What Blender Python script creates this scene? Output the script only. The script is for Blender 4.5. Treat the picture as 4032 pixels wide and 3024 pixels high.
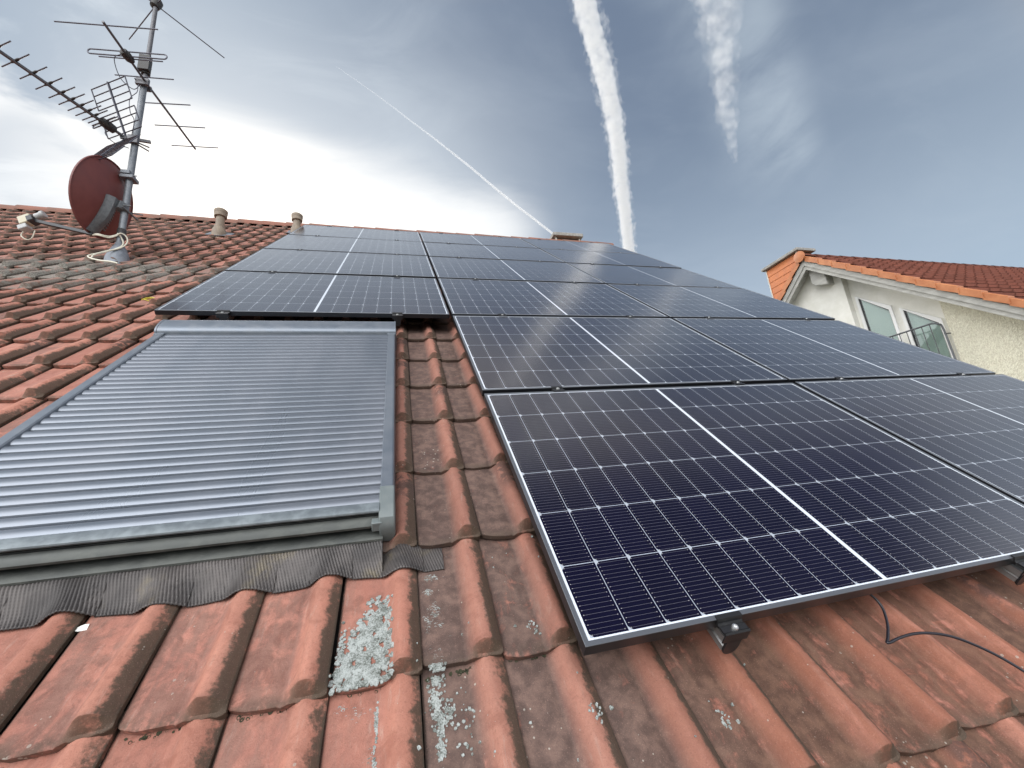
import bpy, math, random
import numpy as np
from mathutils import Matrix, Vector
R = math.radians
random.seed(4)
rng = np.random.default_rng(7)
SC = bpy.context.scene
COL = SC.collection
for o in list(bpy.data.objects):
    bpy.data.objects.remove(o)

# ------------------------------------------------------------------ camera, sky, sun
PITCH = R(41)
OFFZ = 5.5                                   # roof frame origin (lower left corner of the middle panel column) above the ground
MROOF = Matrix.Translation((0, 0, OFFZ)) @ Matrix.Rotation(PITCH, 4, 'X')
CAMR = ((0.96632466, -0.23963142, -0.09377335), (-0.03025702, 0.25607699, -0.96618274), (0.25554094, 0.93648351, 0.24020298))
CAMP = Vector((-0.34540509, -0.8988673, 0.33261218 + OFFZ))
cd = bpy.data.cameras.new('camera')
cam = bpy.data.objects.new('camera', cd)
COL.objects.link(cam)
SC.camera = cam
r_, d_, f_ = [Vector(v) for v in CAMR]
cam.matrix_world = Matrix.Translation(CAMP) @ Matrix(((r_.x, -d_.x, -f_.x), (r_.y, -d_.y, -f_.y), (r_.z, -d_.z, -f_.z))).to_4x4()
cd.sensor_width = 36
cd.lens = 36 * 1628.7 / 4032
cd.clip_start = 0.02
cd.clip_end = 40000
SC.view_settings.view_transform = 'Standard'
SC.view_settings.look = 'None'
SC.view_settings.exposure = 0.0
SC.view_settings.gamma = 1
SC.cycles.volume_bounces = 6
SC.cycles.max_bounces = 8
SC.cycles.use_denoising = True

SUN_AZ, SUN_EL = R(-22), R(33)               # clockwise from +Y
sl = bpy.data.lights.new('sun', 'SUN')
sl.energy = 1.5
sl.angle = R(12)
sl.color = (1.0, 0.96, 0.90)
sun = bpy.data.objects.new('sun', sl)
COL.objects.link(sun)
sdir = Vector((math.sin(SUN_AZ) * math.cos(SUN_EL), math.cos(SUN_AZ) * math.cos(SUN_EL), math.sin(SUN_EL)))
sun.rotation_euler = sdir.to_track_quat('Z', 'Y').to_euler()


class NT:
    """small helper that writes node trees as expressions"""
    def __init__(self, tree):
        self.t = tree
        tree.nodes.clear()

    def n(self, typ, **kw):
        nd = self.t.nodes.new(typ)
        for k, v in kw.items():
            setattr(nd, k, v)
        return nd

    def put(self, sock, v):
        if hasattr(v, 'is_linked') or hasattr(v, 'links'):
            self.t.links.new(v, sock)
        elif isinstance(v, (tuple, list)) and len(v) == 3 and len(sock.default_value) == 4:
            sock.default_value = (*v, 1)
        else:
            sock.default_value = v

    def m(self, op, *a, clamp=False):
        nd = self.n('ShaderNodeMath', operation=op, use_clamp=clamp)
        for i, x in enumerate(a):
            self.put(nd.inputs[i], x)
        return nd.outputs[0]

    def add(self, a, b): return self.m('ADD', a, b)
    def sub(self, a, b): return self.m('SUBTRACT', a, b)
    def mul(self, *a):
        r = a[0]
        for b in a[1:]:
            r = self.m('MULTIPLY', r, b)
        return r
    def div(self, a, b): return self.m('DIVIDE', a, b)
    def fract(self, a): return self.m('FRACT', a)
    def absv(self, a): return self.m('ABSOLUTE', a)
    def lt(self, a, b): return self.m('LESS_THAN', a, b)
    def gt(self, a, b): return self.m('GREATER_THAN', a, b)
    def mx(self, a, b): return self.m('MAXIMUM', a, b)
    def mn(self, a, b): return self.m('MINIMUM', a, b)
    def inv(self, a): return self.sub(1.0, a)

    def ss(self, x, lo, hi, to0=0.0, to1=1.0):
        nd = self.n('ShaderNodeMapRange', interpolation_type='SMOOTHSTEP')
        self.put(nd.inputs[0], x)
        for i, v in enumerate((lo, hi, to0, to1)):
            self.put(nd.inputs[i + 1], v)
        return nd.outputs[0]

    def lin(self, x, lo, hi, to0=0.0, to1=1.0):
        nd = self.n('ShaderNodeMapRange')
        self.put(nd.inputs[0], x)
        for i, v in enumerate((lo, hi, to0, to1)):
            self.put(nd.inputs[i + 1], v)
        return nd.outputs[0]

    def mix(self, f, a, b, blend='MIX'):
        nd = self.n('ShaderNodeMix', data_type='RGBA', blend_type=blend)
        self.put(nd.inputs[0], f)
        self.put(nd.inputs[6], a)
        self.put(nd.inputs[7], b)
        return nd.outputs[2]

    def noise(self, vec, scale, detail=4, rough=.55, dist=0.0, w=None):
        nd = self.n('ShaderNodeTexNoise')
        self.put(nd.inputs['Vector'], vec)
        nd.inputs['Scale'].default_value = scale
        nd.inputs['Detail'].default_value = detail
        nd.inputs['Roughness'].default_value = rough
        nd.inputs['Distortion'].default_value = dist
        return nd.outputs[0]

    def voronoi(self, vec, scale, rand=1.0):
        nd = self.n('ShaderNodeTexVoronoi')
        self.put(nd.inputs['Vector'], vec)
        nd.inputs['Scale'].default_value = scale
        nd.inputs['Randomness'].default_value = rand
        return nd.outputs[0]

    def comb(self, x, y, z):
        nd = self.n('ShaderNodeCombineXYZ')
        for i, v in enumerate((x, y, z)):
            self.put(nd.inputs[i], v)
        return nd.outputs[0]

    def sep(self, v):
        nd = self.n('ShaderNodeSeparateXYZ')
        self.put(nd.inputs[0], v)
        return nd.outputs[0], nd.outputs[1], nd.outputs[2]

    def sepc(self, v):
        nd = self.n('ShaderNodeSeparateColor')
        self.put(nd.inputs[0], v)
        return nd.outputs[0], nd.outputs[1], nd.outputs[2]

    def dot(self, a, b):
        nd = self.n('ShaderNodeVectorMath', operation='DOT_PRODUCT')
        self.put(nd.inputs[0], a)
        self.put(nd.inputs[1], b)
        return nd.outputs[1]

    def obj(self): return self.n('ShaderNodeTexCoord').outputs['Object']

    def bump(self, h, strength=.3, dist=.002):
        nd = self.n('ShaderNodeBump')
        nd.inputs['Strength'].default_value = strength
        nd.inputs['Distance'].default_value = dist
        self.put(nd.inputs['Height'], h)
        return nd.outputs[0]


def azel(az, el):
    az, el = R(az), R(el)
    return (math.sin(az) * math.cos(el), math.cos(az) * math.cos(el), math.sin(el))


def build_world():
    w = bpy.data.worlds.new('World')
    SC.world = w
    w.use_nodes = True
    t = NT(w.node_tree)
    d = t.n('ShaderNodeTexCoord').outputs['Generated']
    x, y, z = t.sep(d)
    sky = t.n('ShaderNodeTexSky', sky_type='NISHITA')
    sky.sun_disc = False
    sky.sun_elevation = SUN_EL
    sky.sun_rotation = SUN_AZ
    sky.air_density = 1.0
    sky.dust_density = 1.5
    zz = t.mx(z, 0.02)
    px, py = t.div(x, t.add(zz, .12)), t.div(y, t.add(zz, .12))
    pl = t.comb(px, py, 0.0)
    # veil of high cloud: grey blue, paler towards the horizon
    base = t.mix(t.ss(z, .15, .80), (.48, .585, .70), (.165, .22, .315))
    side = t.ss(x, .25, .85)
    base = t.mix(t.mul(side, t.ss(z, .45, .2), .35), base, (.42, .55, .69))
    big = t.noise(pl, 1.3, 5, .55, .6)
    base = t.mix(t.ss(big, .36, .80, 0.0, .35), base, (.50, .58, .68))
    # soft wisps, mostly on the left
    st = t.n('ShaderNodeMapping')
    st.inputs['Rotation'].default_value = (0, 0, R(28))
    st.inputs['Scale'].default_value = (1.0, 2.0, 1)
    t.put(st.inputs['Vector'], pl)
    wisp = t.noise(st.outputs[0], 2.4, 7, .58, .7)
    left = t.ss(x, .22, -.42)
    base = t.mix(t.mul(left, .5), base, (.45, .575, .70))
    base = t.mix(t.mul(t.ss(wisp, .46, .72), t.lin(left, 0, 1, .05, .70)), base, (.77, .85, .915))
    # bright thin cloud in front of the sun, with a clear upper edge and two lobes
    nz = t.mul(t.sub(t.noise(st.outputs[0], 1.7, 6, .55, .5), .5), .15)
    sB = t.add(t.dot(d, (-.1785, .6185, -.7652)), nz)
    sA = t.add(t.dot(d, (-.3809, .4364, -.8151)), nz)
    halo = t.mul(t.ss(sB, -.45, .02), t.ss(x, .48, .05), t.ss(x, -.60, -.30), t.gt(y, 0.0))
    base = t.mix(t.mul(halo, .66), base, (.74, .81, .87))
    lobe = t.mx(t.mul(t.ss(sB, -.095, .04), t.ss(x, -.47, -.35), t.ss(x, .36, .22)), t.mul(t.ss(t.add(sA, nz), -.04, .035), t.ss(x, -.36, -.46)))
    patch = t.ss(t.add(t.dot(d, (-.522, .674, .523)), t.mul(nz, .05)), .9955, .9988)
    lobe = t.mul(lobe, t.lin(patch, 0, 1, 1.0, .35), t.gt(y, 0.0))
    base = t.mix(t.mul(lobe, .97), base, (1.10, 1.11, 1.10))
    core = t.ss(t.dot(d, tuple(sdir)), .95, 1.0)
    base = t.mix(t.mul(core, lobe), base, (1.5, 1.45, 1.35))
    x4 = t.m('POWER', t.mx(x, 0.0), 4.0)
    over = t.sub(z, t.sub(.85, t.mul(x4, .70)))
    band = t.mul(t.ss(over, -.02, .05), t.ss(z, .985, .92), t.ss(y, -.02, .24), t.gt(x, -.6))  # paler band added to the sky above the view, lifts the panel reflections
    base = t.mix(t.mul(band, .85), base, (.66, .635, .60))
    # spread old vapour on the right of the second trail
    qx, qy = t.div(x, zz), t.div(y, zz)
    off = t.sub(t.mul(t.sub(qx, .84), .552), t.mul(t.sub(qy, .55), .834))     # signed distance to the line
    along = t.add(t.mul(t.sub(qx, .84), .834), t.mul(t.sub(qy, .55), .552))
    vst = t.n('ShaderNodeMapping')
    vst.inputs['Rotation'].default_value = (0, 0, R(-65))
    vst.inputs['Scale'].default_value = (1.5, 1.0, 1)
    t.put(vst.inputs['Vector'], t.comb(qx, qy, 0.0))
    vn = t.noise(vst.outputs[0], 4.0, 6, .55, .3)
    veil = t.mul(t.ss(off, -.24, -.03), t.ss(off, .09, -.01), t.ss(along, .90, .5), t.ss(vn, .18, .74), t.gt(z, .05))
    base = t.mix(t.mul(veil, .56), base, (.58, .67, .75))
    base = t.mix(t.mul(t.ss(x, -.60, -.80), t.ss(z, -.05, .15)), base, (1.5, 1.52, 1.55))  # sky left of the view brightened to light the neighbour's walls
    # unseen sky behind the camera brightened to light the tiles, most on the left
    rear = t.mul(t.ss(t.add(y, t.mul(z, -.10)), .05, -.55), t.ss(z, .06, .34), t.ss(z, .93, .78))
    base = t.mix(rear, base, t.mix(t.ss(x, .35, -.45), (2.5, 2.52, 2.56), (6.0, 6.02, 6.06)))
    # unseen sky darkened overhead and to the right, for dark reflections in the panels
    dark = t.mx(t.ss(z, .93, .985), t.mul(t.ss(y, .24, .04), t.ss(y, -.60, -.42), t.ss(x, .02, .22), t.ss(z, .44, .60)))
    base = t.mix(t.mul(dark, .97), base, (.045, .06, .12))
    base = t.mix(t.ss(z, .02, -.04), base, (.16, .15, .13))
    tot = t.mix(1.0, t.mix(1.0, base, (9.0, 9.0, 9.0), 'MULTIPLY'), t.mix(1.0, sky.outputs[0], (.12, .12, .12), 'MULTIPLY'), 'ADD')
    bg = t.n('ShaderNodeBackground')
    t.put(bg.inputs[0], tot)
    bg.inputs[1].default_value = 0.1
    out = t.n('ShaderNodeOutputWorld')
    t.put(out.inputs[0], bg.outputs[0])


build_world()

# ------------------------------------------------------------------ helpers
BASE = {}


def link(o, parent=None):
    COL.objects.link(o)
    if parent:
        o.parent = parent
        BASE[o.name] = BASE[parent.name]
    return o


def tag(o, label=None, cat=None, group=None, kind=None):
    if label: o['label'] = label
    if cat: o['category'] = cat
    if group: o['group'] = group
    if kind: o['kind'] = kind
    return o


def thing(name, label, cat, base=(0, 0, 0), roof=True, group=None):
    o = bpy.data.objects.new(name, None)
    o.empty_display_size = .1
    COL.objects.link(o)
    o.matrix_world = (MROOF if roof else Matrix.Translation((0, 0, OFFZ))) @ Matrix.Translation(base)
    BASE[o.name] = Vector(base)
    return tag(o, label, cat, group)


class MB:
    def __init__(self):
        self.v, self.f = [], []

    def add(self, vs, fs):
        b = len(self.v)
        self.v += [tuple(p) for p in vs]
        self.f += [tuple(i + b for i in q) for q in fs]
        return self

    def box(self, x0, x1, y0, y1, z0, z1):
        return self.add([(x0, y0, z0), (x1, y0, z0), (x1, y1, z0), (x0, y1, z0), (x0, y0, z1), (x1, y0, z1), (x1, y1, z1), (x0, y1, z1)],
                        [(0, 3, 2, 1), (4, 5, 6, 7), (0, 1, 5, 4), (1, 2, 6, 5), (2, 3, 7, 6), (3, 0, 4, 7)])

    def prism(self, poly, axis, a0, a1):
        """polygon in the two other axes (cyclic order), extruded along axis from a0 to a1"""
        n = len(poly)
        def P(p, a):
            return {0: (a, p[0], p[1]), 1: (p[0], a, p[1]), 2: (p[0], p[1], a)}[axis]
        vs = [P(p, a0) for p in poly] + [P(p, a1) for p in poly]
        fs = [tuple(range(n))[::-1], tuple(range(n, 2 * n))] + [(i, (i + 1) % n, n + (i + 1) % n, n + i) for i in range(n)]
        return self.add(vs, fs)

    def tube(self, pts, r, seg=10, caps=True):
        pts = [Vector(p) for p in pts]
        n = len(pts)
        rs = r if isinstance(r, (list, tuple)) else [r] * n
        t0 = (pts[1] - pts[0]).normalized()
        ref = Vector((0, 0, 1)) if abs(t0.z) < .9 else Vector((1, 0, 0))
        nx = t0.cross(ref).normalized()
        vs, fs = [], []
        for i in range(n):
            a = pts[max(i - 1, 0)]
            b = pts[min(i + 1, n - 1)]
            t = (b - a).normalized()
            nx = (nx - t * nx.dot(t)).normalized()
            ny = t.cross(nx)
            for k in range(seg):
                w = 2 * math.pi * k / seg
                vs.append(pts[i] + (nx * math.cos(w) + ny * math.sin(w)) * rs[i])
        for i in range(n - 1):
            for k in range(seg):
                fs.append((i * seg + k, i * seg + (k + 1) % seg, (i + 1) * seg + (k + 1) % seg, (i + 1) * seg + k))
        if caps:
            fs += [tuple(range(seg))[::-1], tuple((n - 1) * seg + k for k in range(seg))]
        return self.add(vs, fs)

    def lathe(self, prof, c, axis=(0, 0, 1), seg=24):
        c, ax = Vector(c), Vector(axis).normalized()
        ref = Vector((1, 0, 0)) if abs(ax.x) < .9 else Vector((0, 1, 0))
        nx = ax.cross(ref).normalized()
        ny = ax.cross(nx)
        vs = [c + ax * h + (nx * math.cos(2 * math.pi * k / seg) + ny * math.sin(2 * math.pi * k / seg)) * r for r, h in prof for k in range(seg)]
        fs = [(i * seg + k, i * seg + (k + 1) % seg, (i + 1) * seg + (k + 1) % seg, (i + 1) * seg + k) for i in range(len(prof) - 1) for k in range(seg)]
        fs += [tuple(range(seg))[::-1], tuple((len(prof) - 1) * seg + k for k in range(seg))]
        return self.add(vs, fs)

    def bar(self, a, b, w, h, up=(0, 0, 1)):
        a, b = Vector(a), Vector(b)
        t = (b - a).normalized()
        s = t.cross(Vector(up)).normalized() * (w / 2)
        u = s.cross(t).normalized() * (h / 2)
        vs = [p + s * i + u * j for p in (a, b) for i, j in ((-1, -1), (1, -1), (1, 1), (-1, 1))]
        return self.add(vs, [(0, 1, 2, 3), (7, 6, 5, 4), (0, 4, 5, 1), (1, 5, 6, 2), (2, 6, 7, 3), (3, 7, 4, 0)])

    def build(self, name, mat, parent=None, smooth=40, bevel=0, fix=True):
        b = BASE[parent.name] if parent else Vector((0, 0, 0))
        me = bpy.data.meshes.new(name)
        me.from_pydata([(p[0] - b.x, p[1] - b.y, p[2] - b.z) for p in self.v], [], self.f)
        if fix:
            import bmesh
            bm = bmesh.new()
            bm.from_mesh(me)
            bmesh.ops.recalc_face_normals(bm, faces=bm.faces)
            bm.to_mesh(me)
            bm.free()
        if smooth:
            me.shade_smooth()
            me.set_sharp_from_angle(angle=R(smooth))
        me.materials.append(mat)
        o = link(bpy.data.objects.new(name, me), parent)
        if bevel:
            md = o.modifiers.new('bevel', 'BEVEL')
            md.width = bevel
            md.segments = 2
            md.limit_method = 'ANGLE'
            md.angle_limit = R(40)
        return o


def copy_tree(o, parent=None):
    c = o.copy()
    COL.objects.link(c)
    if parent:
        c.parent = parent
    for ch in [k for k in bpy.data.objects if k.parent == o]:
        copy_tree(ch, c)
    return c


# ------------------------------------------------------------------ materials
def material(name, fn, **kw):
    m = bpy.data.materials.new(name)
    m.use_nodes = True
    t = NT(m.node_tree)
    out = t.n('ShaderNodeOutputMaterial')
    p = t.n('ShaderNodeBsdfPrincipled')
    t.put(out.inputs[0], p.outputs[0])
    for k, v in kw.items():
        t.put(p.inputs[k], v)
    if fn:
        fn(t, p)
    return m


def worn(name, col, col2, rough=.5, metal=0.0, scale=9.0, streak=None, bump=.0, spec=.5, lo=.35, hi=.7):
    """base colour that wanders between two tones"""
    def fn(t, p):
        v = t.obj()
        if streak:
            mp = t.n('ShaderNodeMapping')
            mp.inputs['Scale'].default_value = streak
            t.put(mp.inputs['Vector'], v)
            v = mp.outputs[0]
        n = t.noise(v, scale, 6, .6, .3)
        t.put(p.inputs['Base Color'], t.mix(t.ss(n, lo, hi), col, col2))
        t.put(p.inputs['Roughness'], t.lin(n, .3, .7, rough - .07, rough + .1))
        if bump:
            t.put(p.inputs['Normal'], t.bump(t.noise(v, scale * 12, 4, .6), bump, .002))
    return material(name, fn, Metallic=metal, **{'Specular IOR Level': spec})


M = {}
M['alu_grey'] = worn('shutter_grey', (.17, .195, .23), (.205, .225, .255), .42, .55, 14, (1, 1, 1))
M['slat_grey'] = worn('slat_grey', (.17, .19, .222), (.20, .215, .245), .31, .6, 3, (1, .2, 1))
M['bar_grey'] = worn('weathered_bar_grey', (.135, .155, .17), (.22, .25, .265), .52, .35, 20, (1, 1, 1), lo=.36, hi=.68)
M['cap_grey'] = worn('end_cap_grey', (.145, .168, .17), (.175, .195, .193), .5, .1, 20)
M['sill_metal'] = worn('sill_metal', (.055, .060, .057), (.098, .104, .096), .5, .35, 16, (1, 2.5, 1))
M['frame_lip'] = material('frame_lip_sky_sheen', None, **{'Base Color': (.17, .18, .20), 'Metallic': .6, 'Roughness': .35})  # lip of the black frame coloured greyer for the sky it reflects
M['frame_black'] = material('panel_frame_black', None, **{'Base Color': (.022, .023, .027), 'Metallic': .35, 'Roughness': .33})
M['clamp_black'] = material('clamp_black', None, **{'Base Color': (.022, .022, .024), 'Metallic': .3, 'Roughness': .38})
M['plastic_black'] = material('plastic_black', None, **{'Base Color': (.014, .014, .016), 'Roughness': .45})
M['cable_black'] = material('cable_black', None, **{'Base Color': (.013, .012, .018), 'Roughness': .42})
M['steel'] = material('bolt_steel', None, **{'Base Color': (.75, .75, .74), 'Metallic': .9, 'Roughness': .3})
M['rail_alu'] = worn('rail_aluminium', (.42, .42, .42), (.52, .52, .51), .4, .85, 30, (1, .1, 1))
M['galv'] = worn('galvanised_steel', (.17, .185, .205), (.25, .265, .285), .5, .5, 28)
M['galv_dark'] = worn('weathered_steel', (.10, .10, .11), (.165, .165, .175), .5, .4, 40)
M['element'] = material('antenna_element', None, **{'Base Color': (.10, .10, .125), 'Metallic': .3, 'Roughness': .45})
M['box_black'] = worn('junction_box_black', (.02, .02, .022), (.06, .055, .05), .55, 0, 60)
M['dish_red'] = worn('dish_red_paint', (.145, .038, .034), (.175, .05, .044), .5, 0, 9)
M['dish_front'] = worn('dish_face_paint', (.16, .05, .045), (.19, .06, .055), .5, 0, 9)
M['bracket'] = worn('bracket_plastic_grey', (.115, .125, .135), (.17, .18, .19), .5, .2, 40)
M['arm_dark'] = material('arm_dark', None, **{'Base Color': (.05, .053, .058), 'Roughness': .5, 'Metallic': .3})
M['lnb_cream'] = worn('lnb_cream', (.50, .46, .33), (.58, .55, .45), .5, 0, 30)
M['lnb_white'] = material('lnb_white', None, **{'Base Color': (.42, .43, .43), 'Roughness': .5})
M['coax'] = material('coax_white', None, **{'Base Color': (.66, .63, .52), 'Roughness': .45})
M['mast_lead'] = worn('mast_flashing_lead', (.17, .19, .22), (.25, .27, .30), .55, .3, 20)
M['pipe'] = worn('vent_pipe_plastic', (.20, .155, .115), (.29, .235, .175), .6, 0, 14)
M['concrete'] = worn('concrete_grey', (.22, .21, .19), (.36, .345, .32), .85, 0, 18, bump=.3)
M['white_block'] = worn('pale_mortar', (.5, .48, .43), (.6, .58, .53), .85, 0, 20)
M['shingle'] = worn('chimney_cladding_orange', (.44, .135, .042), (.53, .175, .06), .55, 0, 6)
M['verge'] = worn('verge_tile_orange', (.40, .14, .055), (.50, .20, .085), .5, 0, 5)
M['fascia'] = worn('weathered_white_board', (.33, .325, .30), (.45, .445, .415), .7, 0, 12, (1, .25, 1), bump=.15)
M['soffit'] = worn('white_soffit_board', (.50, .50, .48), (.60, .60, .58), .6, 0, 8)
M['smooth_plaster'] = worn('smooth_white_plaster', (.68, .67, .61), (.75, .74, .69), .85, 0, 5, bump=.12)
M['win_white'] = material('window_frame_white', None, **{'Base Color': (.74, .74, .73), 'Roughness': .35})
M['seal'] = material('window_seal_dark', None, **{'Base Color': (.03, .03, .035), 'Roughness': .5})
M['railing'] = material('railing_iron', None, **{'Base Color': (.12, .125, .135), 'Metallic': .5, 'Roughness': .45})
M['blind'] = worn('vertical_blind_fabric', (.80, .85, .82), (.86, .90, .87), .8, 0, 4)
M['own_wall'] = worn('house_render', (.55, .53, .47), (.62, .6, .55), .9, 0, 4)
M['ground'] = worn('ground_gravel', (.12, .12, .09), (.2, .19, .15), .95, 0, .6, bump=.4)
M['paper'] = material('paper_white', None, **{'Base Color': (.8, .8, .76), 'Roughness': .7})
M['yellow'] = material('yellow_tape', None, **{'Base Color': (.55, .47, .05), 'Roughness': .5})
M['underlay'] = material('roof_underlay', None, **{'Base Color': (.02, .018, .016), 'Roughness': .9})


def f_stucco(t, p):
    v = t.obj()
    mp = t.n('ShaderNodeMapping')
    mp.inputs['Scale'].default_value = (1, 1, .6)
    t.put(mp.inputs['Vector'], v)
    n = t.noise(mp.outputs[0], 46, 4, .6, .5)
    t.put(p.inputs['Base Color'], t.mix(t.ss(n, .38, .62), (.63, .59, .465), (.77, .74, .60)))
    t.put(p.inputs['Normal'], t.bump(n, 1.0, .02))
M['stucco'] = material('rough_cream_stucco', f_stucco, Roughness=.92)


def f_lead(t, p):
    v = t.obj()
    n = t.noise(v, 9, 6, .62, .4)
    n2 = t.noise(v, 55, 4, .6)
    c = t.mix(t.ss(n, .36, .66), (.050, .045, .044), (.098, .087, .083))
    c = t.mix(t.mul(t.ss(t.noise(v, 5, 5, .6), .60, .72), t.ss(n2, .3, .6), .6), c, (.17, .14, .085))
    t.put(p.inputs['Base Color'], c)
M['lead'] = material('lead_apron_grey', f_lead, Roughness=.5, Metallic=.3)


def f_glass_cells(t, p):
    v = t.obj()
    x, y, _ = t.sep(v)
    xm = t.sub(PW / 2, t.absv(t.sub(x, PW / 2)))
    a = t.div(t.sub(xm, MU), .093)
    b = t.div(t.sub(y, MV), .184)
    fx, fy = t.mul(t.fract(a), .093), t.mul(t.fract(b), .184)
    ina = t.mul(t.gt(a, 0.0), t.lt(a, 9.0), t.gt(b, 0.0), t.lt(b, 6.0))
    cell = t.mul(ina, t.lt(fx, .0912), t.lt(fy, .182))
    corner = t.add(fx, t.mn(fy, t.sub(.182, fy)))
    cell = t.mul(cell, t.gt(corner, .0095))
    wy = t.absv(t.sub(t.fract(t.div(fy, .011375)), .5))
    wire = t.mul(t.lt(wy, .036), t.gt(fx, .004), t.lt(fx, .0865))
    pad = t.mul(t.lt(wy, .085), t.mx(t.mul(t.gt(fx, .0055), t.lt(fx, .0075)), t.mul(t.gt(fx, .083), t.lt(fx, .085))))
    # every cell its own very slight tone
    ci = t.comb(t.m('FLOOR', t.div(x, .093)), t.m('FLOOR', b), 0.0)
    wn = t.n('ShaderNodeTexWhiteNoise')
    t.put(wn.inputs['Vector'], ci)
    tone = t.mix(wn.outputs[0], (.0022, .0016, .0105), (.003, .0022, .0145))
    smud = t.noise(v, 7, 6, .6, .4)
    tone = t.mix(t.mul(t.ss(smud, .60, .76), .6), tone, (.005, .007, .022))
    c = t.mix(t.mul(wire, .8), tone, (.115, .11, .125))
    c = t.mix(pad, c, (.33, .31, .30))
    c = t.mix(cell, t.mix(ina, (.66, .70, .76), (.38, .41, .46)), c)
    t.put(p.inputs['Base Color'], c)
    t.put(p.inputs['Roughness'], t.lin(t.noise(v, 3, 4, .6), .3, .7, .17, .23))
    p.inputs['IOR'].default_value = 1.5
    p.inputs['Sheen Weight'].default_value = .8
    p.inputs['Sheen Roughness'].default_value = .10
    t.put(p.inputs['Sheen Tint'], (1.0, .90, .78))
    p.inputs['Coat Weight'].default_value = .85
    p.inputs['Coat Roughness'].default_value = .13
    p.inputs['Coat IOR'].default_value = 1.5
    t.put(p.inputs['Specular Tint'], (1.0, .93, .86))


PW, PH, GU, GV = 1.722, 1.134, .018, .0325       # module size and the gaps between modules
MU, MV = .018, .016
M['cells'] = material('solar_cells_under_glass', f_glass_cells)


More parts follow.
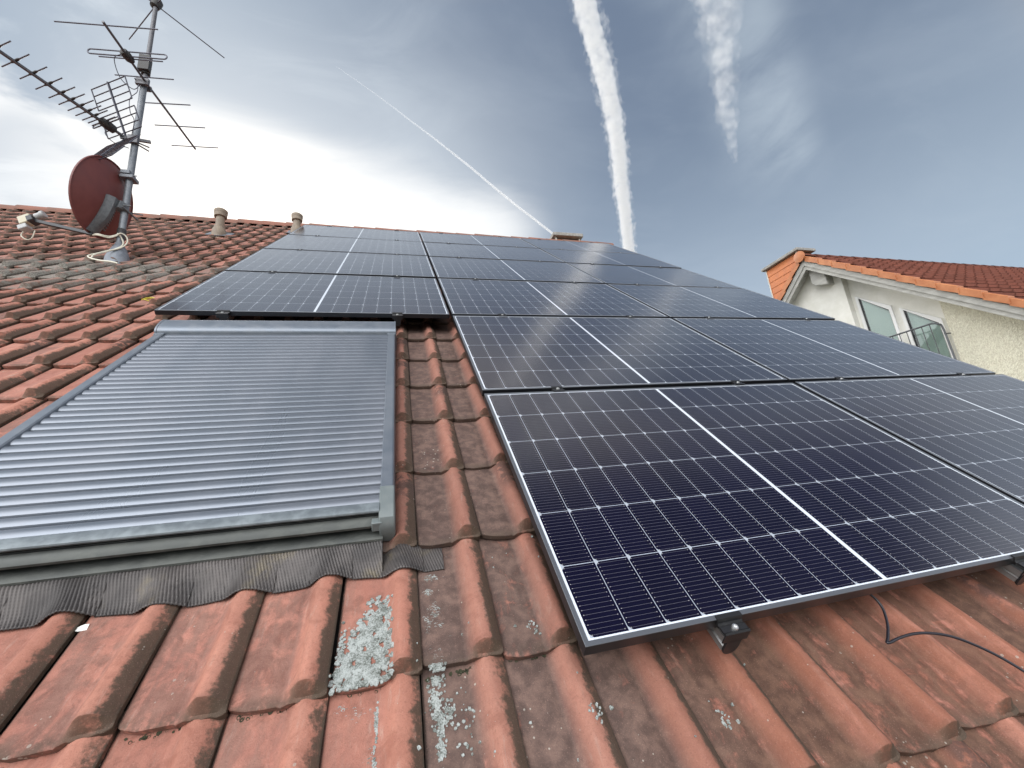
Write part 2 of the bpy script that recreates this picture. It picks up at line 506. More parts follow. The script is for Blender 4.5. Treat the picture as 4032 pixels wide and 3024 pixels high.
def f_tile(t, p):
    v = t.obj()
    ca = t.n('ShaderNodeVertexColor', layer_name='ta').outputs[0]
    cb = t.n('ShaderNodeVertexColor', layer_name='tb').outputs[0]
    s, tt, rnd = t.sepc(ca)                   # across, along, per tile
    age, grey, rn2 = t.sepc(cb)
    sh = t.n('ShaderNodeVectorMath', operation='MULTIPLY_ADD')
    t.put(sh.inputs[0], cb)
    sh.inputs[1].default_value = (0, 0, 9.0)
    t.put(sh.inputs[2], v)
    vv = sh.outputs[0]
    mp = t.n('ShaderNodeMapping')
    mp.inputs['Scale'].default_value = (3.0, .45, 1.5)
    t.put(mp.inputs['Vector'], vv)
    fine = t.noise(vv, 120, 5, .65)
    mid = t.noise(vv, 26, 6, .62, .3)
    big = t.noise(vv, 7, 5, .6, .3)
    streak = t.noise(mp.outputs[0], 13, 6, .6, .3)
    c = t.mix(t.ss(big, .34, .66), (.36, .152, .114), (.455, .205, .152))
    c = t.mix(t.mul(t.ss(streak, .45, .7), .5), c, (.44, .225, .175))
    c = t.mix(t.mul(t.ss(s, .55, .72), .45), c, (.52, .225, .150))
    c = t.mix(t.lin(rnd, 0, 1, 0, .58), c, (.27, .108, .076))
    c = t.mix(t.mul(t.ss(fine, .45, .75), .35), c, (.24, .095, .068))
    pale = t.noise(mp.outputs[0], 31, 6, .65, .4)
    c = t.mix(t.mul(t.ss(pale, .54, .72), t.ss(big, .38, .58), .50), c, (.46, .34, .28))
    rust = t.noise(vv, 16, 6, .68, .8)
    c = t.mix(t.mul(t.ss(rust, .50, .66), .42), c, (.25, .085, .055))
    c = t.mix(t.mul(t.ss(t.sep(v)[0], .0, .5), t.ss(streak, .28, .62), .78), c, (.285, .095, .052))
    # brown film in the pans of the older tiles
    pan = t.ss(s, .70, .52)
    film = t.mul(t.ss(t.add(t.mul(streak, .5), t.add(t.mul(mid, .5), t.add(t.mul(age, .34), t.mul(t.sub(rust, .5), .6)))), .50, .72), t.mul(t.ss(age, .1, .7), t.lin(pan, 0, 1, .30, 1.0)))
    fcol = t.mix(t.ss(t.sep(v)[0], .0, .45), t.mix(t.ss(mid, .35, .7), (.062, .046, .040), (.165, .112, .092)), t.mix(t.ss(mid, .35, .7), (.060, .034, .023), (.150, .085, .057)))
    c = t.mix(t.mul(film, .92), c, fcol)
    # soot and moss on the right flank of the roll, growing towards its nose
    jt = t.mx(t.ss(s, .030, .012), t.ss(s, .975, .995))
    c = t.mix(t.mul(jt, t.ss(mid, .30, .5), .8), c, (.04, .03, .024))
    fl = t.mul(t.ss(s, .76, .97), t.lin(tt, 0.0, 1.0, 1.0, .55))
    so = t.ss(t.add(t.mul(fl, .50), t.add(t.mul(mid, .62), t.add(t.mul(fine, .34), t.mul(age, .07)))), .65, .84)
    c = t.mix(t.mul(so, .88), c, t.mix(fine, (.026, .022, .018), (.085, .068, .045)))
    # a dark patch at the head of some rolls
    hd = t.mul(t.gt(rn2, .84), t.ss(s, .58, .70), t.ss(tt, .45, .75), t.ss(mid, .40, .52))
    c = t.mix(t.mul(hd, .75), c, (.065, .042, .036))
    # dirt line at the foot of the pan, lichen on the nose face
    ft = t.mul(t.ss(tt, .10, .0), t.ss(t.add(mid, t.mul(fine, .4)), .50, .78))
    c = t.mix(t.mul(ft, .7), c, (.075, .055, .04))
    nose = t.mul(t.ss(tt, .062, .050), t.ss(s, .60, .66), t.ss(t.add(mid, t.mul(fine, .3)), .38, .62))
    c = t.mix(t.mul(nose, .6), c, (.075, .052, .035))
    # grey lichen film round the mast
    gl = t.mul(t.ss(grey, .05, .8), t.ss(t.add(t.mul(mid, .65), t.add(t.mul(big, .5), t.mul(grey, .12))), .50, .68))
    c = t.mix(t.mul(gl, .88), c, t.mix(t.ss(fine, .35, .65), (.105, .10, .085), (.27, .265, .235)))
    c = t.mix(t.mul(grey, t.ss(t.noise(vv, 15, 5, .7), .62, .68), .9), c, (.02, .02, .014))
    # small pale lichen dots
    d1 = t.voronoi(vv, 55)
    d2 = t.noise(vv, 6, 3, .5)
    dots = t.mul(t.lt(d1, t.ss(d2, .46, .74, .0, .21)), t.ss(fine, .32, .5), t.lin(age, 0, 1, .45, 1.0))
    c = t.mix(t.mul(dots, .8), c, (.40, .36, .31))
    grit = t.noise(vv, 420, 3, .7)
    c = t.mix(t.mul(t.ss(grit, .56, .70), .45), c, (.10, .055, .042))
    c = t.mix(t.mul(t.ss(grit, .42, .30), .30), c, (.50, .30, .24))
    t.put(p.inputs['Base Color'], c)
    h = t.add(t.mul(fine, .5), t.add(t.mul(mid, .6), t.mul(dots, .4)))
    t.put(p.inputs['Normal'], t.bump(t.add(h, t.mul(grit, .35)), .55, .004))
    t.put(p.inputs['Roughness'], t.lin(mid, .3, .7, .66, .88))
M['tile'] = material('terracotta_roof_tile', f_tile, **{'Specular IOR Level': .35})


def f_tile2(t, p):
    v = t.obj()
    ca = t.n('ShaderNodeVertexColor', layer_name='ta').outputs[0]
    s, tt, rnd = t.sepc(ca)
    n = t.noise(v, 9, 5, .6)
    c = t.mix(rnd, (.120, .040, .026), (.160, .052, .034))
    c = t.mix(t.mul(t.ss(n, .4, .7), .5), c, (.115, .044, .032))
    t.put(p.inputs['Base Color'], c)
M['tile_new'] = material('dark_red_roof_tile', f_tile2, Roughness=.85, **{'Specular IOR Level': .2})


def f_lichen(t, p):
    v = t.obj()
    n = t.add(t.mul(t.noise(v, 300, 3, .7), .5), t.mul(t.noise(v, 45, 4, .6), .5))
    c = t.mix(t.ss(n, .38, .60), (.10, .11, .095), (.39, .415, .40))
    t.put(p.inputs['Base Color'], c)
    t.put(p.inputs['Normal'], t.bump(n, .6, .003))
M['lichen'] = material('pale_crust_lichen', f_lichen, Roughness=.9)


def f_moss(t, p):
    v = t.obj()
    n = t.noise(v, 200, 4, .7)
    t.put(p.inputs['Base Color'], t.mix(n, (.018, .02, .010), (.075, .075, .04)))
    t.put(p.inputs['Normal'], t.bump(n, .8, .004))
M['moss'] = material('dark_moss', f_moss, Roughness=.95)


def f_ridge(t, p):
    v = t.obj()
    n = t.noise(v, 6, 6, .62)
    t.put(p.inputs['Base Color'], t.mix(t.ss(n, .35, .7), (.27, .115, .08), (.17, .10, .075)))
M['ridge'] = material('weathered_ridge_tile', f_ridge, Roughness=.8)


def f_pane(t, p):
    out = [q for q in t.t.nodes if q.type == 'OUTPUT_MATERIAL'][0]
    tr = t.n('ShaderNodeBsdfTransparent')
    tr.inputs[0].default_value = (.92, .98, .96, 1)
    gl = t.n('ShaderNodeBsdfGlossy')
    gl.inputs['Roughness'].default_value = .01
    fr = t.n('ShaderNodeFresnel')
    fr.inputs[0].default_value = 1.5
    mx = t.n('ShaderNodeMixShader')
    t.put(mx.inputs[0], t.lin(fr.outputs[0], 0, 1, .05, 1))
    t.put(mx.inputs[1], tr.outputs[0])
    t.put(mx.inputs[2], gl.outputs[0])
    t.put(out.inputs[0], mx.outputs[0])
M['pane'] = material('window_glass', f_pane)

# ------------------------------------------------------------------ setting
g = MB().add([(-3000, -3000, -.0), (3000, -3000, 0), (3000, 3000, 0), (-3000, 3000, 0)], [(0, 1, 2, 3)]).build('ground', M['ground'], smooth=0)
tag(g, kind='structure')

# ------------------------------------------------------------------ roof tiles
TW, TG = .1885, .354                          # cover width and gauge
U0 = -.510                                    # left edge of the column whose roll stands beside the shutter
V0 = .092                                     # nose line of one course
NP = -.162                                    # pan level at the head of a tile
TILT = .021
TAPER = .40                                   # the roll is lower at the head, where the next tile covers it


def prof(s):
    """height of a tile across its width: flat pan, then the roll"""
    s = np.asarray(s, float)
    h = np.where(s < .035, -.006 * (1 - s / .035), 0.0)
    h = h - .002 * np.exp(-((s - .535) / .016) ** 2)
    a = np.clip((s - .545) / .215, 0, 1)
    b = np.clip((1.0 - s) / .215, 0, 1)
    up = a * a * (3 - 2 * a)
    dn = .26 + .74 * np.sin(b * math.pi / 2)
    return h + .043 * np.where(s < .77, up, np.where(s < .785, 1.0, dn))


def tile_n(u, v):
    """surface height of the laid tiles at (u, v)"""
    s = ((u - .010 * (v - .3) - U0) / TW) % 1.0
    t = (v - V0) % TG
    return NP + TILT * (1 - t / TG) + float(prof(s)) * (1 - TAPER * t / TG)


def tile_field(name, mat, parent, cols, place, hires, attrs, W=TW, G=TG, height=prof, tilt=TILT, hs=1.0, jit=1.0, taper=TAPER):
    """all tiles as one mesh; place(k, r) gives (u0, v0, n0) of a tile or None"""
    S_hi = np.array([0, .02, .05, .2, .38, .50, .53, .545, .56, .585, .615, .645, .68, .715, .75, .785, .82, .855, .89, .92, .95, .975, 1.0])
    S_lo = np.array([0, .05, .52, .56, .62, .68, .74, .80, .86, .93, 1.0])
    T_hi = np.array([0, .002, .0065, .011, .0155, .020, .0245, .033, .06, .11, .17, .24, .32, .40])
    T_lo = np.array([0, .007, .020, .034, .12, .25, .40])
    V, F, A, B = [], [], [], []
    base = 0
    for k, r in cols:
        pl = place(k, r)
        if pl is None:
            continue
        u0, v0, n0 = pl
        hi = hires(u0, v0)
        S, T = (S_hi, T_hi) if hi else (S_lo, T_lo)
        T = T * (G / TG)
        js, jt, jn, jr = rng.normal(0, .0014) * jit, rng.normal(0, .0045) * jit, rng.normal(0, .0013) * jit, rng.normal(0, .006) * jit
        ss, tt = np.meshgrid(S, T)
        h = height(ss) * hs * (1 - taper * np.minimum(tt / G, 1.12))
        lip = np.minimum(h, .007)
        q = np.clip((tt * (TG / G) - .0065) / .0135, 0, 1)
        h2 = lip + (h - lip) * q
        # small rounding of the front edge
        h2 = h2 - .003 * np.clip(1 - tt / .005, 0, 1) ** 2
        wob = rng.normal(0, .0006, ss.shape) * (1 if hi else 0) * np.clip(1 - tt / .03, 0, 1)
        uu = u0 + ss * W + js + jr * (tt - .17)
        edge = .004 * np.sin(ss * 3.1 + rng.uniform(0, 6)) * (1 if hi else .0)
        vv = v0 + tt + (.017 * np.clip(1 - ss / .15, 0, 1) ** 2 + .006 * np.clip((ss - .93) / .07, 0, 1) ** 2) * np.clip(1 - tt / .08, 0, 1) + jt + jr * (ss - .5) * W + wob + edge * np.clip(1 - tt / .05, 0, 1)
        nn = n0 + tilt * (1 - tt / G) + h2 + jn
        ns, nt = len(S), len(T)
        top = np.stack([uu, vv, nn], -1).reshape(-1, 3)
        fr = np.stack([uu[0], vv[0] + .002, nn[0] - .0165], -1)          # front face
        rt = np.stack([uu[:, -1] - .001, vv[:, -1], nn[:, -1] - .013], -1)
        blocks = [top, top[:ns], fr, top.reshape(nt, ns, 3)[:, -1], rt]
        vs = np.concatenate(blocks)
        at = np.zeros((len(vs), 4), np.float32)
        sf, tf = ss.reshape(-1), np.minimum(tt.reshape(-1) / G, 1.0)
        at[:, 0] = np.concatenate([sf, S, S, np.ones(nt), np.ones(nt)])
        at[:, 1] = np.concatenate([tf, np.zeros(ns), np.zeros(ns), T / G, T / G])
        at[:, 2] = rng.random()
        at[:, 3] = 1
        bt = np.zeros_like(at)
        bt[:, :2] = attrs(u0 + .5 * W, v0 + .5 * G)
        bt[:, 2] = rng.random()
        bt[:, 3] = 1
        i = np.arange(nt - 1)[:, None] * ns + np.arange(ns - 1)[None]
        q1 = np.stack([i, i + 1, i + ns + 1, i + ns], -1).reshape(-1, 4)
        o1 = ns * nt
        j = np.arange(ns - 1)
        q2 = np.stack([o1 + ns + j, o1 + ns + j + 1, o1 + j + 1, o1 + j], -1)
        o2 = o1 + 2 * ns
        j = np.arange(nt - 1)
        q3 = np.stack([o2 + j, o2 + nt + j, o2 + nt + j + 1, o2 + j + 1], -1)
        V.append(vs)
        F.append(np.concatenate([q1, q2, q3]) + base)
        A.append(at)
        B.append(bt)
        base += len(vs)
    V, F, A, B = np.concatenate(V), np.concatenate(F), np.concatenate(A), np.concatenate(B)
    b = BASE[parent.name]
    V = V - np.array(b)
    me = bpy.data.meshes.new(name)
    me.vertices.add(len(V))
    me.vertices.foreach_set('co', V.astype(np.float32).ravel())
    me.loops.add(len(F) * 4)
    me.loops.foreach_set('vertex_index', F.astype(np.int32).ravel())
    me.polygons.add(len(F))
    me.polygons.foreach_set('loop_start', np.arange(0, len(F) * 4, 4, dtype=np.int32))
    me.update(calc_edges=True)
    for nm, arr in (('ta', A), ('tb', B)):
        me.attributes.new(nm, 'FLOAT_COLOR', 'POINT').data.foreach_set('color', arr.ravel())
    me.shade_smooth()
    me.set_sharp_from_angle(angle=R(38))
    me.materials.append(mat)
    return link(bpy.data.objects.new(name, me), parent)


KMIN, KMAX = -45, 21
RMIN, RMAX = -3, 21
SKEW = .010                                   # the courses were not laid quite square to the panels
SH_L, SH_R = -1.600, -.381                    # outer edges of the roof window shutter
UL, UR = U0 + KMIN * TW, U0 + (KMAX + 1) * TW
house = thing('house', 'old house roof of weathered terracotta interlocking tiles carrying the solar array', 'house', (0, 0, 0))


def place(k, r):
    v0 = V0 + r * TG
    u0 = U0 + k * TW + SKEW * (v0 - .3)
    crest = u0 + .78 * TW
    if SH_L < crest < SH_R - .02 and .3 < v0 < 2.0:
        return None
    return (u0, v0, NP + (.004 if r == 1 and -.6 < u0 < .2 else 0))


def hires(u, v):
    if u > .15 and v > .15:
        return False
    return (u + .35) ** 2 + (v + .4) ** 2 < 4.6 ** 2


def age_of(u, v):
    a = .28 + .16 * rng.random()
    if -.5 < u < .2 and v > .3:
        a = .95
    elif u > -.25 and v < .45:
        a = (.62 if u < .05 else .52) + .40 * rng.random()
    elif u < -1.6:
        a = .10 + .38 * rng.random()
    d = math.hypot((u + 3.1) / 1.5, (v - 3.95) / .75)
    gr = max(0.0, 1.15 - d) * (.6 + .5 * rng.random())
    if u < -1.7:
        gr += .12 * rng.random() + .18 * max(0, (v - 4.5) / 3)
    return a, min(gr, 1.0)


tile_field('roof_tiles', M['tile'], house, [(k, r) for r in range(RMIN, RMAX + 1) for k in range(KMIN, KMAX + 1)], place, hires, age_of)
# dark deck under the tiles, the far slope and the walls below
RV = V0 + (RMAX + 1) * TG - .06               # ridge line
MB().add([(UL, -1.2, NP - .03), (UR, -1.2, NP - .03), (UR, RV, NP - .03), (UL, RV, NP - .03)], [(0, 1, 2, 3)]).build('roof_deck', M['underlay'], house, 0)


def to_roof(p):
    """world point (relative to the roof origin) to the roof frame"""
    c, s = math.cos(PITCH), math.sin(PITCH)
    return (p[0], p[1] * c + p[2] * s, -p[1] * s + p[2] * c)


def from_roof(u, v, n):
    c, s = math.cos(PITCH), math.sin(PITCH)
    return Vector((u, v * c - n * s, v * s + n * c))


ry = from_roof(0, RV, NP)
def wr(x, y, z): return to_roof((x, y, z))
MB().add([wr(UL, ry.y, ry.z), wr(UR, ry.y, ry.z), wr(UR, ry.y + 5, ry.z - 4.35), wr(UL, ry.y + 5, ry.z - 4.35)], [(0, 1, 2, 3)]).build('far_slope', M['ridge'], house, 0)
m = MB()
e0 = from_roof(0, -.9, NP - .05)
ys, ye = e0.y + .35, ry.y * 2 - e0.y - .9
zb = e0.z + .1
gab = [(ys, -OFFZ), (ye, -OFFZ), (ye, zb), (ry.y, ry.z - .12), (ys, zb)]
n = len(gab)
vs = [wr(UL + .3, a, b) for a, b in gab] + [wr(UR - .25, a, b) for a, b in gab]
m.add(vs, [tuple(range(n))[::-1], tuple(range(n, 2 * n))] + [(i, (i + 1) % n, n + (i + 1) % n, n + i) for i in range(n)])
m.build('wall', M['own_wall'], house, 0)
# ridge tiles
m = MB()
top = from_roof(0, RV, NP + .045)
L = .36
x = UL
i = 0
while x < UR:
    arc = []
    r0, r1 = .115, .103
    for a, (rr, xx) in enumerate(((r0, x - .02), (r1, x + L))):
        for k in range(11):
            w = math.pi * (k / 10) * 1.1 - .05 * math.pi
            arc.append(wr(xx, top.y - rr * math.cos(w), top.z - .075 + rr * .92 * math.sin(w) + .004 * math.sin(i * 2.3)))
    fs = [(k, k + 1, 12 + k, 11 + k) for k in range(10)]
    m.add(arc, fs)
    m.add([arc[k] for k in range(11)] + [(arc[k][0], arc[k][1], arc[k][2] - .018) for k in range(11)], [(k, k + 1, 12 + k, 11 + k) for k in range(10)])
    x += L
    i += 1
m.build('ridge_tiles', M['ridge'], house, 50)

# ------------------------------------------------------------------ lichen, moss and scraps on the tiles
def blob(mb, u, v, n, r, h, seg=9):
    ph = random.uniform(0, 6)
    rs = [r * random.uniform(.7, 1.25) for _ in range(seg)]
    vs = []
    for f, hh in ((1.0, -.002), (.92, h * random.uniform(.7, 1.2)), (.55, h * random.uniform(.3, .9))):
        for k in range(seg):
            w = ph + 2 * math.pi * k / seg
            vs.append((u + rs[k] * f * math.cos(w), v + rs[k] * f * math.sin(w), n + hh))
    vs.append((u, v, n + h * random.uniform(.2, .7)))
    fs = []
    for j in range(2):
        fs += [(j * seg + k, j * seg + (k + 1) % seg, (j + 1) * seg + (k + 1) % seg, (j + 1) * seg + k) for k in range(seg)]
    fs += [(2 * seg + k, 2 * seg + (k + 1) % seg, 3 * seg) for k in range(seg)]
    mb.add(vs, fs)


def in_poly(p, poly):
    c = False
    for i in range(len(poly)):
        a, b = poly[i], poly[i - 1]
        if (a[1] > p[1]) != (b[1] > p[1]) and p[0] < (b[0] - a[0]) * (p[1] - a[1]) / (b[1] - a[1]) + a[0]:
            c = not c
    return c


m = MB()
polyA = [(-.415, .307), (-.398, .258), (-.401, .131), (-.403, .085), (-.481, .078), (-.500, .107), (-.488, .147), (-.464, .217), (-.436, .265)]
blobs = []
while len(blobs) < 1500:
    p = (random.uniform(-.515, -.385), random.uniform(.094, .33))
    e = (random.gauss(0, .011), random.gauss(0, .012))
    if in_poly((p[0] + e[0], p[1] + e[1]), polyA):
        hole = math.sin(p[0] * 160 + 1.1) * math.sin(p[1] * 95 + .4)
        if hole < .55:
            blobs.append((p[0], p[1], random.choice((random.uniform(.0012, .004), random.uniform(.003, .0075)))))
for (cu, cv, du, dv, cnt) in ((-.487, .066, .02, .006, 30), (-.452, .046, .016, .010, 34), (-.416, .03, .006, .03, 44), (-.425, -.045, .010, .022, 40),
                              (-.50, .19, .006, .03, 26), (-.288, .345, .020, .010, 60), (-.296, .30, .010, .012, 34), (-.285, .235, .011, .026, 70),
                              (-.303, .20, .006, .03, 34), (-.272, .20, .004, .010, 10), (-.290, .105, .014, .026, 120), (-.300, .04, .010, .022, 60),
                              (-.290, .0, .012, .022, 60), (-.295, -.05, .008, .014, 26), (-.272, .02, .006, .03, 18), (-.41, -.10, .008, .02, 16),
                              (-.24, -.02, .02, .06, 16), (-.30, -.12, .01, .02, 14)):
    for _ in range(cnt * 2):
        blobs.append((random.gauss(cu, du * .6), random.gauss(cv, dv * .6), random.uniform(.0012, .0042)))
for cu, cv in ((.02, -.06), (.14, -.2), (-.14, -.16), (.3, -.12), (-.05, .15), (-.72, -.03), (-.13, .62), (-.2, .30)):
    for _ in range(22):
        a_, q_ = random.uniform(0, 6.28), random.gauss(.010, .003)
        blobs.append((cu + q_ * math.cos(a_), cv + 1.3 * q_ * math.sin(a_), random.uniform(.0012, .0035)))
for _ in range(46):                                        # single rosettes on the near tiles
    blobs.append((random.uniform(-.35, .45), random.uniform(-.3, .5), random.uniform(.0015, .006)))
for u, v, r in blobs:
    blob(m, u, v, tile_n(u, v), r, random.uniform(.0003, .0009))
o = m.build('lichen', M['lichen'], None, 75, fix=False)
o.matrix_world = MROOF
tag(o, 'pale grey crusty lichen growing on the tiles below the shutter corner', 'lichen', kind='stuff')
m = MB()
for k in range(-9, 6):
    for r in (-2, -1, 0):
        v = V0 + r * TG
        cnt = 60 if (k < -2 and r < 1) else 26
        for _ in range(cnt):
            u = U0 + k * TW + random.uniform(.02, .58) * TW
            if random.random() < .75:
                blob(m, u, v + random.uniform(-.006, .004), tile_n(u, v - .004) - .002, random.uniform(.002, .0055), random.uniform(.001, .0045), 7)
o = m.build('moss', M['moss'], None, 0, fix=False)
o.matrix_world = MROOF
tag(o, 'dark moss tucked under the front edges of the lowest tile courses', 'moss', kind='stuff')

o = MB()
u, v = -1.07, .345
nn = tile_n(u, v)
pts = [(-.022, .003), (.001, .012), (.011, .011), (.012, -.003), (-.004, -.004)]
o.add([(u + a, v + b, nn + .0025 + c) for (a, b), c in zip(pts, (0, .002, .003, .001, .002))] + [(u + a, v + b, nn + .001 + c) for (a, b), c in zip(pts, (0, .002, .003, .001, .002))],
      [(0, 1, 2, 3, 4), (9, 8, 7, 6, 5)] + [(i, (i + 1) % 5, 5 + (i + 1) % 5, 5 + i) for i in range(5)])
t_ = thing('paper_scrap', 'tiny white scrap stuck on a tile roll below the grey apron', 'scrap', (u, v, nn))
o.build('scrap', M['paper'], t_, 0)
u, v = -2.118, 3.068
nn = tile_n(u, v)
t_ = thing('plastic_scrap', 'small bright yellow loop of plastic lying on a tile left of the panels', 'scrap', (u, v, nn))
MB().tube([(u - .04, v - .01, nn + .006), (u - .03, v + .03, nn + .008), (u + .0, v + .035, nn + .012), (u + .03, v + .02, nn + .012), (u + .0, v + .005, nn + .01), (u - .03, v + .0, nn + .006), (u + .015, v - .035, nn + .006)], .0038, 6).build('loop', M['yellow'], t_, 60)

# ------------------------------------------------------------------ solar panels
def make_panel():
    o = thing('solar_module', 'x', 'solar panel', (0, 0, 0))
    m = MB()
    lip, dep, c = .011, .030, .0008
    def ring(i, z): return [(i, i, z), (PW - i, i, z), (PW - i, PH - i, z), (i, PH - i, z)]
    rings = [ring(0, -dep), ring(0, -c), ring(c, 0), ring(lip, 0), ring(lip, -.0022), ring(lip - .006, -.0022 - .004), ring(lip - .0095, -.008), ring(lip - .0095, -dep + .0015), ring(.026, -dep + .0015), ring(.026, -dep)]
    vs = [p for q in rings for p in q]
    fs = []
    n = len(rings)
    for i in range(n):
        a, b = i * 4, ((i + 1) % n) * 4
        fs += [(a + k, a + (k + 1) % 4, b + (k + 1) % 4, b + k) for k in range(4)]
    m.add(vs, fs)
    fr = m.build('frame', M['frame_black'], o, 0)
    fr.data.materials.append(M['frame_lip'])
    for q in fr.data.polygons:
        if min(fr.data.vertices[i].co.z for i in q.vertices) > -.0025:
            q.material_index = 1
    z = -.0018
    gl = MB().add([(lip, lip, z), (PW - lip, lip, z), (PW - lip, PH - lip, z), (lip, PH - lip, z), (lip, lip, z - .004), (PW - lip, lip, z - .004), (PW - lip, PH - lip, z - .004), (lip, PH - lip, z - .004)],
                  [(0, 1, 2, 3), (7, 6, 5, 4), (0, 4, 5, 1), (1, 5, 6, 2), (2, 6, 7, 3), (3, 7, 4, 0)])
    gl.build('glass', M['cells'], o, 0)
    return o


CU = [-(PW + GU), 0.0, PW + GU]               # left edges of the three columns
CN = ['left', 'middle', 'right']
ORD = ['lowest', 'second', 'third', 'fourth', 'fifth', 'top']
proto = make_panel()
first = True
for c in range(3):
    for r in range(2 if c == 0 else 0, 6):
        o = proto if first else copy_tree(proto)
        first = False
        tilt = Matrix.Rotation(random.uniform(-.0022, .0022), 4, 'X') @ Matrix.Rotation(random.uniform(-.0022, .0022), 4, 'Y')
        off = (.0022 if (c, r) == (1, 0) else random.uniform(-.001, .001))
        o.matrix_world = MROOF @ Matrix.Translation((CU[c] + off, r * (PH + GV), 0)) @ tilt
        if c == 0:
            l = ('lowest panel of the left column, just above the roller shutter' if r == 2 else
                 f'{["", "", "", "second", "third", "topmost"][r]} panel up in the short left column beside the tiles')
        elif c == 1:
            l = ('nearest dark panel in front, its white cell grid sharpest, a black cable below' if r == 0 else
                 f'{ORD[r]} panel up in the middle column of the solar array')
        else:
            l = f'{ORD[r]} panel up in the right column, nearest the neighbouring house'
        tag(o, l, 'solar panel', 'solar panels of the roof array')

# rails
RU = [.356, 1.375]


def make_rail(u, v0, v1, base):
    o = thing('mounting_rail', 'x', 'rail', base)
    m = MB()
    pr_ = [(-.020, -.070), (.020, -.070), (.020, -.056), (.016, -.054), (.016, -.048), (.020, -.046), (.020, -.0315), (.007, -.0315), (.007, -.040), (-.007, -.040), (-.007, -.0315), (-.020, -.0315), (-.020, -.046), (-.016, -.048), (-.016, -.054), (-.020, -.056)]
    m.prism([(u + a, b) for a, b in pr_], 1, v0, v1)
    m.build('rail', M['rail_alu'], o, 30)
    # black end cap with a rounded belly
    m = MB()
    poly = [(-.0205, -.031), (.0205, -.031), (.0205, -.062), (.016, -.074), (.006, -.081), (-.006, -.081), (-.016, -.074), (-.0205, -.062)]
    m.prism([(u + a, b) for a, b in poly], 1, v0 - .006, v0 - .0005)
    m.build('end_cap', M['plastic_black'], o, 30, .001)
    return o


for c in range(3):
    for j in range(2):
        u = CU[c] + RU[j]
        v0 = -.028 if c else 2 * (PH + GV) - .028
        o = make_rail(u, v0, 6 * (PH + GV) + .02, (u, v0, -.07))
        tag(o, f'{["left", "right"][j]} aluminium rail carrying the {CN[c]} column of panels' + (', its end cap sticking out in front' if (c, j) == (1, 0) else ''), 'rail', 'mounting rails under the panels')


def clamp_bolt(m, u, v, n):
    m.lathe([(.0075, 0), (.0075, .004), (.0065, .006), (.0042, .0062), (.0035, .003)], (u, v, n), (0, 0, 1), 14)


def make_end_clamp(o, u, v, sgn, n=0.0):
    """Z clamp gripping the frame edge at v; sgn -1 = below the panel, +1 = above it"""
    m = MB()
    w = .033
    y = lambda a: v + sgn * a
    prof_ = [(-.008, .0035), (.002, .0035), (.004, .001), (.006, -.006), (.0105, -.010), (.014, -.007), (.027, -.007), (.0305, -.004), (.034, -.007), (.034, -.034),
             (.031, -.034), (.031, -.0115), (.014, -.0115), (.0095, -.0145), (.003, -.012), (.001, -.002), (-.008, .0006)]
    m.prism([(y(a), b) for a, b in prof_], 0, u - w, u + w)
    m.build('clamp_body', M['clamp_black'], o, 30)
    m = MB()
    clamp_bolt(m, u, y(.0215), -.0068)
    m.build('bolt', M['steel'], o, 40)


def make_mid_clamp(o, u, v):
    m = MB()
    w = .027
    prof_ = [(-.024, .0032), (-.012, .0032), (-.010, -.001), (.010, -.001), (.012, .0032), (.024, .0032), (.024, .0004), (.0145, .0004), (.0125, -.012), (-.0125, -.012), (-.0145, .0004), (-.024, .0004)]
    m.prism([(v + a, b) for a, b in prof_], 0, u - w, u + w)
    m.build('clamp_body', M['clamp_black'], o, 30)
    m = MB()
    clamp_bolt(m, u, v, -.001)
    m.build('bolt', M['steel'], o, 40)


mid0 = end0 = top0 = None
SEAM = ['', 'first', 'second', 'third', 'fourth', 'fifth']
for c in range(3):
    r0 = 2 if c == 0 else 0
    for j in range(2):
        u = CU[c] + RU[j]
        side = ['left', 'right'][j]
        for r in range(r0, 7):
            v = r * (PH + GV) - GV / 2
            if r == r0:
                v = r * (PH + GV)
                b = (u, v, 0)
                if end0 is None or c == 0:
                    o = thing('panel_clamp', 'x', 'clamp', b)
                    make_end_clamp(o, u, v, -1)
                    end0 = o
                else:
                    o = copy_tree(end0)
                    o.matrix_world = MROOF @ Matrix.Translation(b)
                where = {0: f'{side} front clamp under the left column, above the shutter hood', 1: f'{side} front clamp on the nearest panel, bright bolt, bare tiles below', 2: f'{side} front clamp on the lowest panel of the right column'}[c]
                tag(o, 'black ' + where, 'clamp', 'end clamps along the front edges')
            elif r == 6:
                v = 6 * (PH + GV) - GV
                b = (u, v, 0)
                if top0 is None:
                    o = thing('panel_clamp', 'x', 'clamp', b)
                    make_end_clamp(o, u, v, 1)
                    top0 = o
                else:
                    o = copy_tree(top0)
                    o.matrix_world = MROOF @ Matrix.Translation(b)
                tag(o, f'tiny {side} clamp on the top edge of the {CN[c]} column, against the sky', 'clamp', 'end clamps along the top edge')
            else:
                b = (u, v, 0)
                if mid0 is None:
                    o = thing('panel_clamp', 'x', 'clamp', b)
                    make_mid_clamp(o, u, v)
                    mid0 = o
                else:
                    o = copy_tree(mid0)
                    o.matrix_world = MROOF @ Matrix.Translation(b)
                tag(o, f'{side} clamp in the {SEAM[r - r0]} seam up between panels of the {CN[c]} column', 'clamp', 'middle clamps between panel rows')

